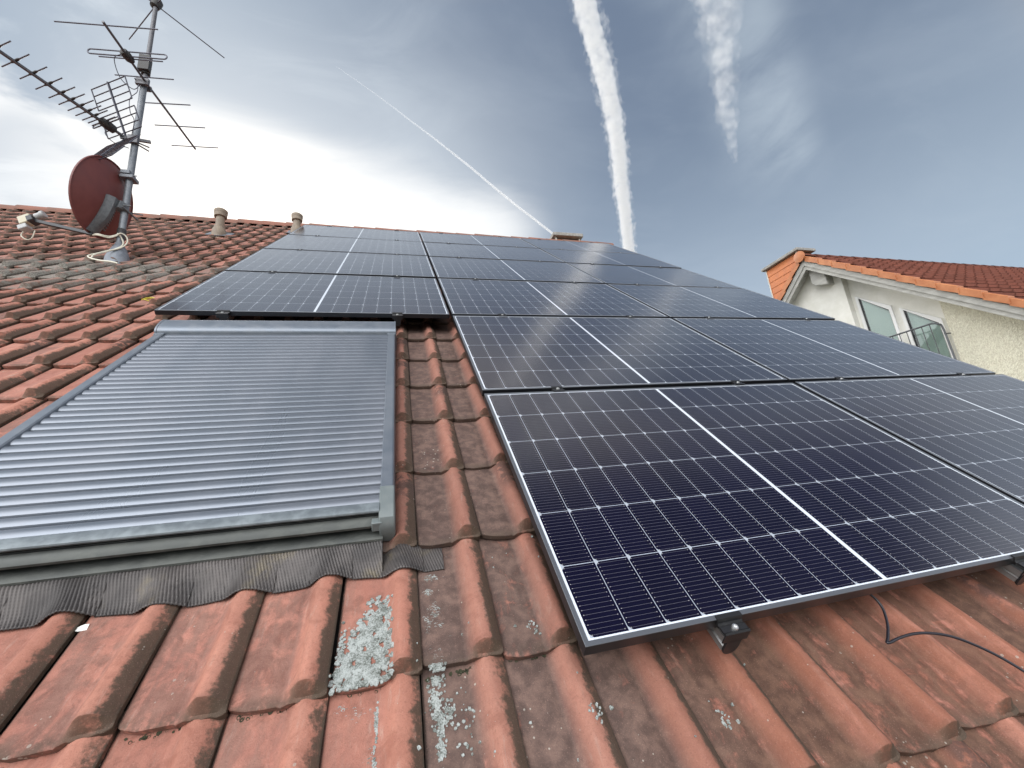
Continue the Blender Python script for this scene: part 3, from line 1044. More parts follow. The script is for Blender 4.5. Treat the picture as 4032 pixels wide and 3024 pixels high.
# loose cable below the front panel
cpts = [(.80, .10, -.055), (.83, .05, -.06), (.862, .020, -.072), (.868, -.01, -.083), (.845, -.045, -.093), (.812, -.072, -.0985), (.797, -.081, -.099), (.806, -.083, -.0975), (.83, -.0815, -.092), (.87, -.083, -.085),
        (.912, -.090, -.082), (.962, -.106, -.083), (1.005, -.130, -.088), (1.045, -.168, -.093), (1.075, -.22, -.098), (1.10, -.30, -.10), (1.13, -.40, -.10)]
def spline(pts, k=6):
    P = [Vector(p) for p in pts]
    P = [P[0] * 2 - P[1]] + P + [P[-1] * 2 - P[-2]]
    out = []
    for i in range(1, len(P) - 2):
        for s in range(k):
            t = s / k
            a, b, c, d = P[i - 1:i + 3]
            out.append(.5 * ((2 * b) + (c - a) * t + (2 * a - 5 * b + 4 * c - d) * t * t + (3 * b - a - 3 * c + d) * t ** 3))
    out.append(P[-2])
    return out
t_ = thing('solar_cable', 'thin black cable looping over the tiles from under the nearest panel', 'cable', (.862, .02, -.09))
cpts = [(u, v, max(n, tile_n(u, v) + .0032)) if v < -.02 else (u, v, n) for u, v, n in cpts]
MB().tube(spline(cpts), .0033, 10).build('cable', M['cable_black'], t_, 60)

# ------------------------------------------------------------------ roof window with roller shutter
rw = thing('roof_window', 'roof window covered by a closed grey roller shutter with pleated apron below', 'roof window', (-.99, .5, -.14))
SVB, SVT = .538, 2.02
slats = 34
sp = (SVT - SVB) / slats
m = MB()
ul, ur = SH_L + .036, SH_R - .036
prs = []
for i in range(slats):
    v0 = SVB + i * sp
    for a, h in ((0.0, -.0095), (.045, -.001), (.11, .0030), (.25, .0060), (.45, .0078), (.64, .0080), (.77, .0070), (.845, .0046), (.890, .0008), (.915, -.0095)):
        prs.append((v0 + a * sp, -.0440 + h))
nx = 9
vs = []
for ix in range(nx):
    u = ul + (ur - ul) * ix / (nx - 1)
    for (v, n) in prs:
        vs.append((u, v, n))
k = len(prs)
m.add(vs, [(ix * k + i, (ix + 1) * k + i, (ix + 1) * k + i + 1, ix * k + i + 1) for ix in range(nx - 1) for i in range(k - 1)])
m.build('slat_curtain', M['slat_grey'], rw, 28)
m = MB()
m.box(ul, ur, .50, 2.1, -.14, -.052)
m.build('window_box', M['plastic_black'], rw, 0)
# bottom bar, lower cover and sill
m = MB()
m.prism([(.536, -.037), (.532, -.030), (.524, -.0275), (.503, -.0278), (.4965, -.030), (.4945, -.034), (.498, -.041), (.51, -.048), (.536, -.048)], 0, ul + .002, ur - .004)
m.build('bottom_bar', M['bar_grey'], rw, 30)
m = MB()
m.prism([(.512, -.050), (.494, -.054), (.483, -.059), (.475, -.066), (.4745, -.073), (.481, -.078), (.512, -.078)], 0, ul - .01, ur - .006)
m.build('lower_cover', M['sill_metal'], rw, 25)
m = MB()
m.box(ur - .026, ur + .004, .468, .490, -.082, -.050)
m.build('corner_block', M['cap_grey'], rw, 30, .003)
m = MB()
m.prism([(.56, -.088), (.525, -.0905), (.470, -.1025), (.4625, -.1055), (.4605, -.111), (.464, -.113), (.56, -.12)], 0, SH_L - .02, SH_R - .033)
m.build('sill', M['sill_metal'], rw, 25)
for s_, (a, b) in enumerate(((SH_R - .040, SH_R), (SH_L, SH_L + .040))):
    m = MB()
    m.prism([(a, -.14), (a, -.033), (a + .003, -.030), (b - .007, -.030), (b - .002, -.033), (b, -.040), (b, -.14)], 1, .600, 2.010)
    rail = m.build('side_rail', M['alu_grey'], rw, 30)
    cap = [(.603, -.138), (.603, -.0282), (.53, -.0282), (.497, -.031), (.478, -.040), (.468, -.056), (.465, -.075), (.470, -.100), (.48, -.138)]
    m = MB()
    m.prism(cap, 0, a - .002, b + .002)
    m.build('end_cap', M['cap_grey'], rail, 30, .004)
    m = MB()
    m.box(a - .003, b + .002, 1.985, 2.013, -.06, -.0265)
    m.build('rail_shoe', M['alu_grey'], rail, 30, .002)
HP = [(2.006, -.040), (2.009, -.022), (2.016, -.0125), (2.03, -.005), (2.045, 0), (2.06, .0035), (2.075, .006), (2.09, .0077), (2.105, .0083), (2.12, .0075), (2.14, .002), (2.16, -.006), (2.19, -.018), (2.22, -.034), (2.245, -.06), (2.25, -.14), (2.02, -.14), (2.02, -.045)]
m = MB()
m.prism(HP, 0, SH_L + .004, SH_R - .006)
hood = m.build('hood', M['alu_grey'], rw, 30)
for a, b in ((SH_L - .006, SH_L + .0035), (SH_R - .0055, SH_R + .005)):
    m = MB()
    cv, cn = 2.125, -.05
    m.prism([(cv + (v - cv) * 1.02, cn + (n - cn) * 1.03) for v, n in HP], 0, a, b)
    m.build('hood_end', M['alu_grey'], hood, 30, .001)
# pleated lead apron following the tiles
m = MB()
nu, nv = 1900, 18
us = np.linspace(-2.35, -.247, nu)
WIN = [(-.016 + .004 * q) for q in range(9)]
vs = []
for i, u in enumerate(us):
    ends = .368 + .006 * math.sin(u * 9.1) + .004 * math.sin(u * 23 + 1)
    tucked = u > SH_R - .035                   # here the apron slips under the next course of tiles
    vtop = .478
    raw = [float(prof((((u + du) - U0) / TW) % 1.0)) * .70 for du in WIN]
    k = .45 * max(raw) + .55 * sum(raw) / len(raw)
    for j in range(nv):
        f = j / (nv - 1)
        v = ends + (vtop - ends) * f
        lean = u + .30 * (v - .35) + .05 * math.sin(u * 7) * (v - .35)
        tn = NP + TILT * (1 - min((v - V0) / TG, 1.15)) + max(k, raw[4]) + (.0055 if u < -.6 else .0035)
        e = 0 if tucked else min(1, f * 1.1)
        e = e * e * (3 - 2 * e)
        n = tn * (1 - e) + max(-.113, tn) * e + .0019 * math.sin(2 * math.pi * lean / .0075) + .0012 * math.sin(u * 57 + v * 40)
        if tucked:
            n = min(n, tn + .002)
        vs.append((u, v, n))
fs = [(i * nv + j, (i + 1) * nv + j, (i + 1) * nv + j + 1, i * nv + j + 1) for i in range(nu - 1) for j in range(nv - 1)]
m.add(vs, fs)
ap = m.build('apron', M['lead'], rw, 60)
sd = ap.modifiers.new('thick', 'SOLIDIFY')
sd.thickness = .0016
sd.offset = -1

# ------------------------------------------------------------------ antenna mast and what hangs on it (world axes)
MX, MY, MZ = -2.972, 3.452, 2.838             # where the mast meets the tiles
TOPZ = 6.12


def wpt(x, y, z): return (MX + x, MY + y, z)


mast = thing('antenna_mast', 'tall galvanised antenna mast rising through the tiles left of the panels', 'mast', (MX, MY, MZ - .1), False)
MB().tube([wpt(0, 0, MZ - .25), wpt(0, 0, 4.9)], .030, 16).build('lower_tube', M['galv'], mast, 60)
MB().tube([wpt(0, 0, 4.88), wpt(0, 0, TOPZ)], .0215, 14).build('upper_tube', M['galv_dark'], mast, 60)
m = MB()
m.box(*(MX - .055, MX + .055), MY - .06, MY + .05, 3.71, 3.745)
m.box(MX - .06, MX + .02, MY - .055, MY + .055, 3.76, 3.80)
m.tube([wpt(-.07, -.045, 3.735), wpt(.085, -.05, 3.735)], .006, 6)
m.build('mast_clamp', M['galv'], mast, 30, .003)
m = MB()
m.lathe([(.040, 0), (.040, .10), (.043, .11), (.036, .12)], wpt(0, 0, 5.085), seg=18)
m.lathe([(.034, .12), (.041, .125), (.041, .20), (.033, .235), (.022, .24)], wpt(0, 0, 5.085), seg=18)
m.box(MX - .052, MX + .052, MY - .06, MY - .01, 5.10, 5.30)
m.build('mast_amplifier', M['box_black'], mast, 35, .004)
# lead flashing cone at the roof
m = MB()
bp_ = Vector(wpt(0, 0, MZ - .03))
m.lathe([(.034, .19), (.040, .16), (.055, .13), (.075, .08), (.092, .02), (.098, -.08)], wpt(0, 0, MZ - .04), seg=20)
m.build('flashing_collar', M['mast_lead'], mast, 50)
m = MB()
m.lathe([(.036, .0), (.036, .10), (.032, .105)], wpt(0, 0, MZ + .20), seg=16)
m.build('rubber_sleeve', M['box_black'], mast, 50)


def elements(parent, rows, z, r, mat=None):
    m = MB()
    for a, b in rows:
        m.tube([wpt(*a, z), wpt(*b, z)], r, 7)
    return m.build('elements', mat or M['element'], parent, 60)


# VHF yagi
zv = 4.945
vhf = thing('vhf_antenna', 'aerial with long boom and wide spaced rods, its boom crossing the mast above the grid', 'antenna', (MX, MY, zv), False)
bm = [(-.012, -.634), (.0, -.585), (.012, -.335), (.024, .0), (.056, .099), (.079, .225), (.099, .536), (.122, .868)]
off = .035
b0, b1 = Vector((-.03 + off, -.645)), Vector((.125 + .0, .872))
MB().tube([wpt(-.008, -.640, zv), wpt(.036, .0, zv), wpt(.124, .872, zv)], .0115, 10).build('boom', M['galv_dark'], vhf, 60)
for a, b in (((-.43, -.557), (.429, -.638)), ((-.259, -.257), (.313, -.301)), ((-.228, -.066), (.322, -.105)), ((-.188, .253), (.347, .204)), ((-.17, .557), (.373, .516)), ((-.135, .861), (.399, .824))):
    MB().tube([wpt(*a, zv + .012), wpt(*b, zv + .012)], .0062, 8).build('element', M['element'], vhf, 60)
# folded dipole
dx = Vector((.711, -.058)).normalized()
c0 = Vector((.015, -.314))
pts = []
for sgn in (1, -1):
    for k in range(9):
        w = -math.pi / 2 + math.pi * k / 8
        e = c0 + dx * sgn * .325
        pts.append(wpt(e.x + sgn * dx.x * .028 * math.cos(w), e.y + sgn * dx.y * .028 * math.cos(w), zv + .030 + sgn * .030 * math.sin(w)))
pts.append(pts[0])
MB().tube(pts, .0066, 8, False).build('folded_dipole', M['element'], vhf, 60)
m = MB()
m.lathe([(.012, -.065), (.036, -.05), (.042, -.01), (.040, .03), (.022, .06)], wpt(.012, -.31, zv + .005), (dx.x * .3, .95, -.1), 14)
m.build('junction_box', M['box_black'], vhf, 40)
m = MB()
m.box(MX - .05, MX + .07, MY - .06, MY - .03, zv - .05, zv + .03)
m.box(MX - .04, MX + .05, MY + .028, MY + .05, zv - .04, zv + .02)
m.tube([wpt(-.045, -.08, zv - .01), wpt(-.045, .085, zv - .01)], .0055, 6)
m.tube([wpt(.045, -.08, zv - .01), wpt(.045, .085, zv - .01)], .0055, 6)
m.build('mast_bracket', M['galv_dark'], vhf, 30, .003)
MB().tube(spline([wpt(-.03, -.33, zv), wpt(-.10, -.30, zv - .04), wpt(-.09, -.20, zv - .16), wpt(-.02, -.12, zv - .20), wpt(-.01, -.06, zv - .09), wpt(-.035, -.04, zv - .02), wpt(-.03, -.035, zv - .14), wpt(-.075, -.05, zv - .26), wpt(-.06, -.04, zv - .42), wpt(-.028, -.02, zv - .50), wpt(-.025, -.025, zv - .70)]), .0042, 6).build('cable', M['element'], vhf, 60)

# UHF yagi with grid reflector
zu = 4.2
uhf = thing('uhf_antenna', 'long aerial with many short rods and a grid reflector, pointing out of the picture', 'antenna', (MX, MY, zu), False)
ud = Vector((-.43, -.805)).normalized()
un = Vector((-ud.y, ud.x))                    # sideways
bs, be = Vector((-.062, -.021)), Vector((-.062, -.021)) + ud * 1.25
MB().bar(wpt(*bs, zu), wpt(*be, zu), .020, .020).build('boom', M['galv_dark'], uhf, 0)
cents = [1.17, 1.0, .925, .806, .706, .615, .52, .455, .40, .345, .285, .225, .18]
cents = [.955, .843, .730, .626, .535, .463, .395, .335, .282, .243, .21]
for i, dd in enumerate([1.19, 1.07] + cents):
    L2 = .163 if i < 11 else .15
    c = bs + ud * dd
    a, b = c - un * L2, c + un * L2
    e = MB().tube([wpt(*a, zu + .014), wpt(*b, zu + .014)], .0058, 7).build('director', M['element'], uhf, 60)
    if i < 11:
        a, b = c - un * .052, c + un * .052
        MB().tube([wpt(*a, zu + .014), wpt(*(a * .8 + b * .2), zu + .014), wpt(*(a * .2 + b * .8), zu + .014), wpt(*b, zu + .014)], [.006, .011, .011, .006], 8).build('insulator', M['box_black'], e, 60)
c = bs + ud * .17
m = MB()
m.lathe([(.014, -.07), (.040, -.055), (.046, 0), (.040, .05), (.018, .075)], wpt(c.x, c.y, zu + .002), (ud.x, ud.y, .05), 14)
m.build('junction_box', M['box_black'], uhf, 40)
pts = []
for sgn in (1, -1):
    for k in range(7):
        w = -math.pi / 2 + math.pi * k / 6
        e = bs + ud * .19 + un * sgn * .155
        pts.append(wpt(e.x + sgn * un.x * .018 * math.cos(w) , e.y + sgn * un.y * .018 * math.cos(w), zu + .02 + sgn * .018 * math.sin(w)))
pts.append(pts[0])
MB().tube(pts, .006, 7, False).build('folded_dipole', M['element'], uhf, 60)
# two reflector wings in a V, lower one foreshortened
for sgn in (1, -1):
    m = MB()
    hinge = bs + ud * .02
    dv = Vector((ud.x * .42, ud.y * .42, sgn * .90)).normalized()
    W2, LEN = .225, .47
    def rp(a, l): return wpt(hinge.x + un.x * a + dv.x * l, hinge.y + un.y * a + dv.y * l, zu + sgn * .03 + dv.z * l)
    LENS = LEN
    kk = 8
    for i in range(kk):
        l = .02 + LENS * i / (kk - 1)
        m.tube([rp(-W2, l), rp(W2, l)], .0058, 6)
    for a in (-W2, W2):
        m.tube([rp(a, .02), rp(a, .02 + LENS * .42)], .0058, 6)
        m.tube([rp(a, .02 + LENS * .57), rp(a, .02 + LENS)], .0058, 6)
    m.bar(rp(0, -.02), rp(0, .02 + LENS + .01), .018, .012, (un.x, un.y, 0))
    m.build('reflector', M['element'], uhf, 60)
# long perforated support arm and the clamp on the mast
m = MB()
a0, a1 = Vector((.08, .05)), Vector((-.62, -.40))
m.bar(wpt(.10, .06, zu + .06), wpt(-.10, -.06, zu - .02), .02, .03)
m.tube([wpt(-.05, -.055, zu - .02), wpt(.12, .015, zu - .05)], .007, 6)
m.tube([wpt(.0, -.05, zu - .05), wpt(.09, .07, zu - .05)], .007, 6)
m.box(MX - .045, MX + .045, MY - .055, MY - .025, zu - .06, zu + .03)
m.build('mast_bracket', M['galv_dark'], uhf, 30)
MB().tube(spline([wpt(c.x, c.y, zu - .03), wpt(c.x - .01, c.y, zu - .10), wpt(c.x + .04, c.y + .05, zu - .15), wpt(-.03, -.03, zu - .12)]), .004, 6).build('cable', M['element'], uhf, 60)

# FM cross dipole on the tip
zt = 6.10
fm = thing('radio_antenna', 'crossed rods radiating from a black hub on the mast tip', 'antenna', (MX, MY, zt), False)
m = MB()
m.lathe([(.018, -.06), (.045, -.045), (.052, 0), (.05, .05), (.03, .075)], wpt(0, 0, zt + .02), (.25, .1, 1), 14)
m.build('hub', M['box_black'], fm, 40)
for a in ((.505, .521), (-.50, .463), (-.505, -.521), (.50, -.463)):
    v = Vector(a)
    s0 = v.normalized() * .045
    MB().tube([wpt(s0.x, s0.y, zt + .01), wpt(v.x, v.y, zt + .0)], .0062, 8).build('rod', M['element'], fm, 60)

# satellite dish
lat = Vector((-.856, -.518, 0))               # sideways in the picture, away from the mast
DC = Vector(wpt(-.165, -.042, 3.451))
az, el = R(-86.2), R(10.2)
dn = Vector((math.sin(az) * math.cos(el), math.cos(az) * math.cos(el), math.sin(el)))
dish = thing('satellite_dish', 'dark red satellite dish seen from behind, clamped low on the antenna mast', 'satellite dish', tuple(Vector(wpt(0, 0, 3.4))), False)
dr = dn.cross(Vector((0, 0, 1))).normalized()
du = dr.cross(dn).normalized()
m = MB()
seg, rg = 48, 12
vs, fs = [], []
A_, B_ = .352, .386
for side in (0, 1):
    for i in range(rg + 1):
        f = i / rg
        for k in range(seg):
            w = 2 * math.pi * k / seg
            rr = f
            dep = -.085 * (1 - f * f) - (.004 if side else 0)
            if i == rg and side:
                dep += .0
            vs.append(DC + dr * (A_ * rr * math.cos(w)) + du * (B_ * rr * math.sin(w)) + dn * dep)
    o0 = side * (rg + 1) * seg
    for i in range(rg):
        for k in range(seg):
            fs.append((o0 + i * seg + k, o0 + i * seg + (k + 1) % seg, o0 + (i + 1) * seg + (k + 1) % seg, o0 + (i + 1) * seg + k))
e1, e2 = rg * seg, (rg + 1) * seg + rg * seg
# rolled rim
rim = []
for q, (dr_, dd_) in enumerate(((.004, .006), (.012, .004), (.012, -.010), (.004, -.012))):
    for k in range(seg):
        w = 2 * math.pi * k / seg
        rim.append(DC + dr * ((A_ + dr_) * math.cos(w)) + du * ((B_ + dr_) * math.sin(w)) + dn * dd_)
r0_ = len(vs)
vs += rim
rings = [e1, r0_, r0_ + seg, r0_ + 2 * seg, r0_ + 3 * seg, e2]
for a, b in zip(rings, rings[1:]):
    fs += [(a + k, a + (k + 1) % seg, b + (k + 1) % seg, b + k) for k in range(seg)]
m.add(vs, fs)
m.build('reflector', M['dish_red'], dish, 50)
# curved ribbed bracket on the back
def dp(a, b, c): return DC + dr * a + du * b + dn * c
def back(a, b): return -.089 * (1 - (a / A_) ** 2 - (b / B_) ** 2)
m = MB()
path = [(-.035, .0), (-.03, -.04), (-.024, -.10), (-.018, -.17), (-.010, -.24), (-.002, -.31), (.004, -.385)]
vs = []
for (a, b) in path:
    z0 = back(a, b)
    dep = .06 if b > -.30 else .035
    for (da, dd) in ((-.055, .004), (-.055, -.02), (-.022, -dep), (.022, -dep), (.055, -.02), (.055, .004)):
        vs.append(dp(a + da, b, z0 + dd))
n6 = len(path)
fs = [(i * 6 + k, i * 6 + k + 1, (i + 1) * 6 + k + 1, (i + 1) * 6 + k) for i in range(n6 - 1) for k in range(5)] + [tuple(range(6)), tuple((n6 - 1) * 6 + k for k in range(6))[::-1]]
m.add(vs, fs)
brk = m.build('bracket', M['bracket'], dish, 25)
m = MB()
sgn = 1 if dr.dot(-lat) > 0 else -1
for i in range(9):
    b = -.085 - i * .026
    z0 = back(.05, b)
    a0 = sgn * .052 - .03 + i * .0035
    m.add([dp(a0, b - .006, z0 - .022), dp(a0, b + .006, z0 - .022), dp(a0 + sgn * .045, b + .006, z0 - .010), dp(a0 + sgn * .045, b - .006, z0 - .010),
           dp(a0, b - .006, z0 + .006), dp(a0, b + .006, z0 + .006), dp(a0 + sgn * .045, b + .006, z0 + .006), dp(a0 + sgn * .045, b - .006, z0 + .006)],
          [(0, 1, 2, 3), (0, 4, 5, 1), (1, 5, 6, 2), (2, 6, 7, 3), (3, 7, 4, 0)])
m.build('rib', M['bracket'], brk, 0)
# bracket to mast
m = MB()
p0 = dp(-.01, -.045, back(0, 0) - .05)
zc = p0.z
m.bar(p0, wpt(.0, 0, zc - .01), .075, .085)
m.bar(wpt(-.06, -.06, zc), wpt(.075, -.05, zc), .012, .012)
m.bar(wpt(-.05, .05, zc), wpt(.12, .06, zc - .02), .012, .012)
m.bar(wpt(.02, -.08, zc - .03), wpt(.07, .08, zc - .07), .014, .014)
m.build('mount', M['bracket'], dish, 30, .003)
# feed arm and lnb
fa0 = dp(-.0, -.40, -.035)
F_ = dp(.022, -.343, .50)
m = MB()
m.bar(fa0, F_, .030, .030)
m.build('feed_arm', M['arm_dark'], dish, 0, .003)
m = MB()
ax = (dp(0, 0, 0.02) - F_).normalized()
m.lathe([(.016, -.02), (.030, -.015), (.030, .02), (.036, .035), (.036, .055), (.030, .06)], F_ + ax * .03 + du * .03, ax, 18)
lnb = m.build('lnb', M['lnb_white'], dish, 40)
m = MB()
cx = F_ - dn * .0 + du * .02 - dr * sgn * .06
for nm, off, sz, mt in (('lnb_body', -ax * .055 + du * .02, (.075, .10, .085), M['lnb_cream']), ('lnb_clip', ax * .0 + du * .0, (.09, .05, .06), M['arm_dark']), ('lnb_plug', -ax * .045 - du * .065, (.07, .075, .05), M['lnb_white'])):
    m = MB()
    c = F_ + off
    m.bar(c - ax * sz[1] / 2, c + ax * sz[1] / 2, sz[0], sz[2], tuple(du))
    m.build(nm, mt, lnb, 0, .008)
e = F_ - ax * .045 - du * .10
MB().tube(spline([e, e - du * .05 - dr * .0, e - du * .075 + (fa0 - F_) * .10, e - du * .05 + (fa0 - F_) * .17, e + (fa0 - F_) * .17 + du * .03]), .0055, 6).build('lnb_cable', M['coax'], lnb, 60)

# white coax pair
mv = lambda a, z, b=0.0: Vector(wpt(lat.x * a - .518 * -b * 0 + .518 * b, lat.y * a - .856 * b, z))
for i, dq in enumerate((0.0, .022)):
    t_ = thing('coax_cable', ['white coax cable looping from the dish bracket into the tiles, inner loop', 'white coax cable looping from the dish bracket into the tiles, outer loop'][i], 'cable', tuple(wpt(0, 0, MZ)), False, 'white coax cables at the mast foot')
    e_ = dq * 1.0
    P_ = [fa0 + Vector((0, 0, -.01))] + [Vector(wpt(*p)) for p in ((-.098 + e_ * .2, -.141, 2.992 - e_ * .5), (-.035, -.103, 2.996 - e_ * .6), (.009, -.077, 3.033 - e_ * .4), (.035 - e_, -.064, 3.060 - e_ * .2), (.064 - e_ * 1.6, -.045, 3.045 - e_ * .8),
          (.080 - e_ * 1.5, -.037, 3.000 - e_), (.070 - e_ * 1.2, -.044, 2.945 - e_ * .4), (.035 - e_ * .6, -.075, 2.885), (-.02, -.115, 2.835 - e_ * .3), (-.062, -.165, 2.775 - e_ * .3), (-.080 + e_, -.215, 2.728 - e_ * .2), (-.062 + e_ * 1.4, -.265, 2.682 - e_ * .1), (.0, -.315, 2.634), (.09, -.348, 2.600 - e_ * .1), (.17, -.37, 2.582 - e_ * .1), (.24, -.39, 2.555))]
    MB().tube(spline(P_), .0062, 8).build('cable', M['coax'], t_, 60)

# ------------------------------------------------------------------ vent pipes
for i, (u, v, hh) in enumerate(((-2.717, 6.32, .394), (-1.865, 6.93, .335))):
    w = from_roof(u, v, -.13)
    t_ = thing('vent_pipe', ['brown plastic vent pipe with round cap standing clear on the tiles', 'brown plastic vent pipe at the top corner of the left panel column'][i], 'vent pipe', tuple(w), False, 'vent pipes near the ridge')
    MB().tube([w + Vector((0, 0, -.12)), w + Vector((0, 0, hh - .05))], .052, 20).build('pipe', M['pipe'], t_, 60)
    MB().lathe([(.05, 0), (.076, .004), (.078, .06), (.080, .062), (.082, .10), (.070, .112), (.02, .116)], w + Vector((0, 0, hh - .12)), seg=24).build('cap', M['pipe'], t_, 40)
    MB().lathe([(.082, -.10), (.086, .0), (.078, .07), (.064, .10), (.062, .125), (.053, .13)], w + Vector((0, -.01, -.0)), seg=24).build('elbow', M['pipe'], t_, 50)
    nrm = from_roof(0, 0, 1)
    s_, c_ = math.sin(PITCH), math.cos(PITCH)
    m = MB()
    pl_ = [from_roof(u + a, v + b, NP + .046 + .006 * math.sin(a * 40)) for a, b in ((-.13, -.12), (0, -.13), (.16, -.10), (.15, .15), (-.13, .15))]
    m.add(pl_ + [p - nrm * .006 for p in pl_], [(0, 1, 2, 3, 4), (9, 8, 7, 6, 5)] + [(k, (k + 1) % 5, 5 + (k + 1) % 5, 5 + k) for k in range(5)])
    m.build('base_plate', M['mast_lead'], t_, 0)

# ------------------------------------------------------------------ own chimney behind the ridge
ch = thing('chimney', 'low orange clad chimney with grey slab, peeping over the top panels', 'chimney', (3.25, 6.8, 4.3), False)
MB().box(2.99, 3.52, 6.52, 7.2, 3.6, 5.47).build('stack', M['shingle'], ch, 0)
MB().box(2.90, 3.60, 6.42, 7.3, 5.505, 5.585).build('slab', M['concrete'], ch, 0, .012)
m = MB()
m.box(2.965, 3.0, 6.495, 6.53, 3.6, 5.505)
m.box(3.515, 3.548, 6.495, 6.53, 3.6, 5.505)
m.build('corner_strip', M['white_block'], ch, 0)
MB().box(3.02, 3.50, 6.56, 7.15, 5.46, 5.51).build('neck', M['concrete'], ch, 0)

# ------------------------------------------------------------------ neighbouring house
RY, RZ, SL = 5.97, 5.02, .868                 # its ridge and slope
GX, WX, NX = 9.0, 9.38, 9.52                  # verge plane, wall plane, back of the window niche
XB = 20.0
nb = thing('neighbour_house', 'cream neighbouring house with dark red tiled roof and orange verge tiles', 'house', (12, 4, -OFFZ), False)
YE = -1.2


def roofz(y): return RZ - SL * abs(y - RY)


ang = math.atan(SL)
ca_, sa_ = math.cos(ang), math.sin(ang)
# tiled slopes, built flat then laid
nt = thing('temporary', 'x', 'x', (0, 0, 0), False)
W2, G2 = .30, .345


def nprof(s):
    return .055 * np.exp(-((np.asarray(s) - .74) / .15) ** 2)


rows_ = int((RY - YE) / ca_ / G2) + 1
cols_ = int((XB - GX - .12) / W2)
near = tile_field('tiled_slope', M['tile_new'], nt, [(k, r) for r in range(rows_) for k in range(cols_)], lambda k, r: (GX + .12 + k * W2, r * G2, 0.0), lambda u, v: False, lambda u, v: (.5, .0), W2, G2, nprof, .042, 1.0, .6, .55)
far = near.copy()
COL.objects.link(far)
for o, flip in ((near, 1), (far, -1)):
    L0 = rows_ * G2
    if flip == 1:
        mt = Matrix.Translation((0, RY - L0 * ca_, RZ - L0 * sa_)) @ Matrix.Rotation(ang, 4, 'X')
    else:
        mt = Matrix.Translation((0, RY + L0 * ca_, RZ - L0 * sa_)) @ Matrix.Scale(-1, 4, (0, 1, 0)) @ Matrix.Rotation(ang, 4, 'X')
    o.parent = nb
    o.matrix_parent_inverse = Matrix.Identity(4)
    o.matrix_local = Matrix.Translation(-BASE[nb.name]) @ mt
far.name = 'tiled_slope'
bpy.data.objects.remove(nt)
# roof body under the tiles
m = MB()
th = .03
Y2 = 2 * RY - YE
m.add([(GX + .06, YE, roofz(YE) - th), (GX + .06, RY, RZ - th), (GX + .06, Y2, roofz(Y2) - th), (XB, YE, roofz(YE) - th), (XB, RY, RZ - th), (XB, Y2, roofz(Y2) - th),
       (GX + .06, YE, roofz(YE) - .12), (GX + .06, RY, RZ - .12), (GX + .06, Y2, roofz(Y2) - .12), (XB, YE, roofz(YE) - .12), (XB, RY, RZ - .12), (XB, Y2, roofz(Y2) - .12)],
      [(0, 3, 4, 1), (1, 4, 5, 2), (6, 7, 10, 9), (7, 8, 11, 10), (0, 1, 7, 6), (1, 2, 8, 7), (0, 6, 9, 3), (2, 5, 11, 8), (3, 9, 10, 4), (4, 10, 11, 5)])
m.build('roof_deck', M['soffit'], nb, 0)
# soffit boards under the overhang (both slopes)
m = MB()
for sgn in (1, -1):
    k = 0
    y = .12
    while y < 6.8:
        ya, yb = RY - sgn * y, RY - sgn * (y + .112)
        za, zb_ = RZ - SL * y - .125, RZ - SL * (y + .112) - .125
        m.add([(GX + .07, ya, za), (WX + .02, ya, za), (WX + .02, yb, zb_), (GX + .07, yb, zb_), (GX + .07, ya, za - .018), (WX + .02, ya, za - .018), (WX + .02, yb, zb_ - .018), (GX + .07, yb, zb_ - .018)],
              [(0, 1, 2, 3), (7, 6, 5, 4), (0, 4, 5, 1), (1, 5, 6, 2), (2, 6, 7, 3), (3, 7, 4, 0)])
        y += .118
m.build('soffit', M['soffit'], nb, 0)
# bargeboard
m = MB()
for sgn in (1, -1):
    a = (RY - sgn * .0, RZ - .10)
    b = (RY - sgn * 7.1, RZ - SL * 7.1 - .10)
    h1, h2 = .13, .10
    for (o0, hh, x0, x1) in ((0, h1, GX + .02, GX + .055), (h1 + .002, h2, GX + .045, GX + .075)):
        m.add([(x0, a[0], a[1] - o0), (x1, a[0], a[1] - o0), (x1, b[0], b[1] - o0), (x0, b[0], b[1] - o0), (x0, a[0], a[1] - o0 - hh), (x1, a[0], a[1] - o0 - hh), (x1, b[0], b[1] - o0 - hh), (x0, b[0], b[1] - o0 - hh)],
              [(0, 1, 2, 3), (7, 6, 5, 4), (0, 4, 5, 1), (1, 5, 6, 2), (2, 6, 7, 3), (3, 7, 4, 0)])
m.build('bargeboard', M['fascia'], nb, 0)
# verge tiles, each lapping the one below
m = MB()
for sgn in (1, -1):
    Lr = 7.1 / ca_
    k = 0
    l = .10
    while l < Lr:
        def vp(l_, x, h): return (x, RY - sgn * (l_ * ca_) - sgn * h * sa_ * 0, RZ - l_ * sa_ + h)
        l1 = l + .375
        ti0, ti1 = .035, .068                      # upper end sits lower, lower end laps over
        vs = []
        for (x, hh0, hh1) in ((GX - .02, ti0 - .135, ti1 - .135), (GX - .022, ti0, ti1), (GX + .0, ti0 + .014, ti1 + .014), (GX + .15, ti0 + .006, ti1 + .006), (GX + .15, ti0 - .02, ti1 - .02), (GX + .0, ti0 - .012, ti1 - .012), (GX - .005, ti0 - .135, ti1 - .135)):
            vs += [vp(l, x, hh0), vp(l1, x - (.010 if hh1 > -.2 else 0), hh1)]
        n7 = 7
        fs = [(2 * i, 2 * i + 1, 2 * ((i + 1) % n7) + 1, 2 * ((i + 1) % n7)) for i in range(n7)]
        fs += [tuple(2 * i for i in range(n7)), tuple(2 * i + 1 for i in range(n7))[::-1]]
        m.add(vs, fs)
        l += .345
m.build('verge_tiles', M['verge'], nb, 30)
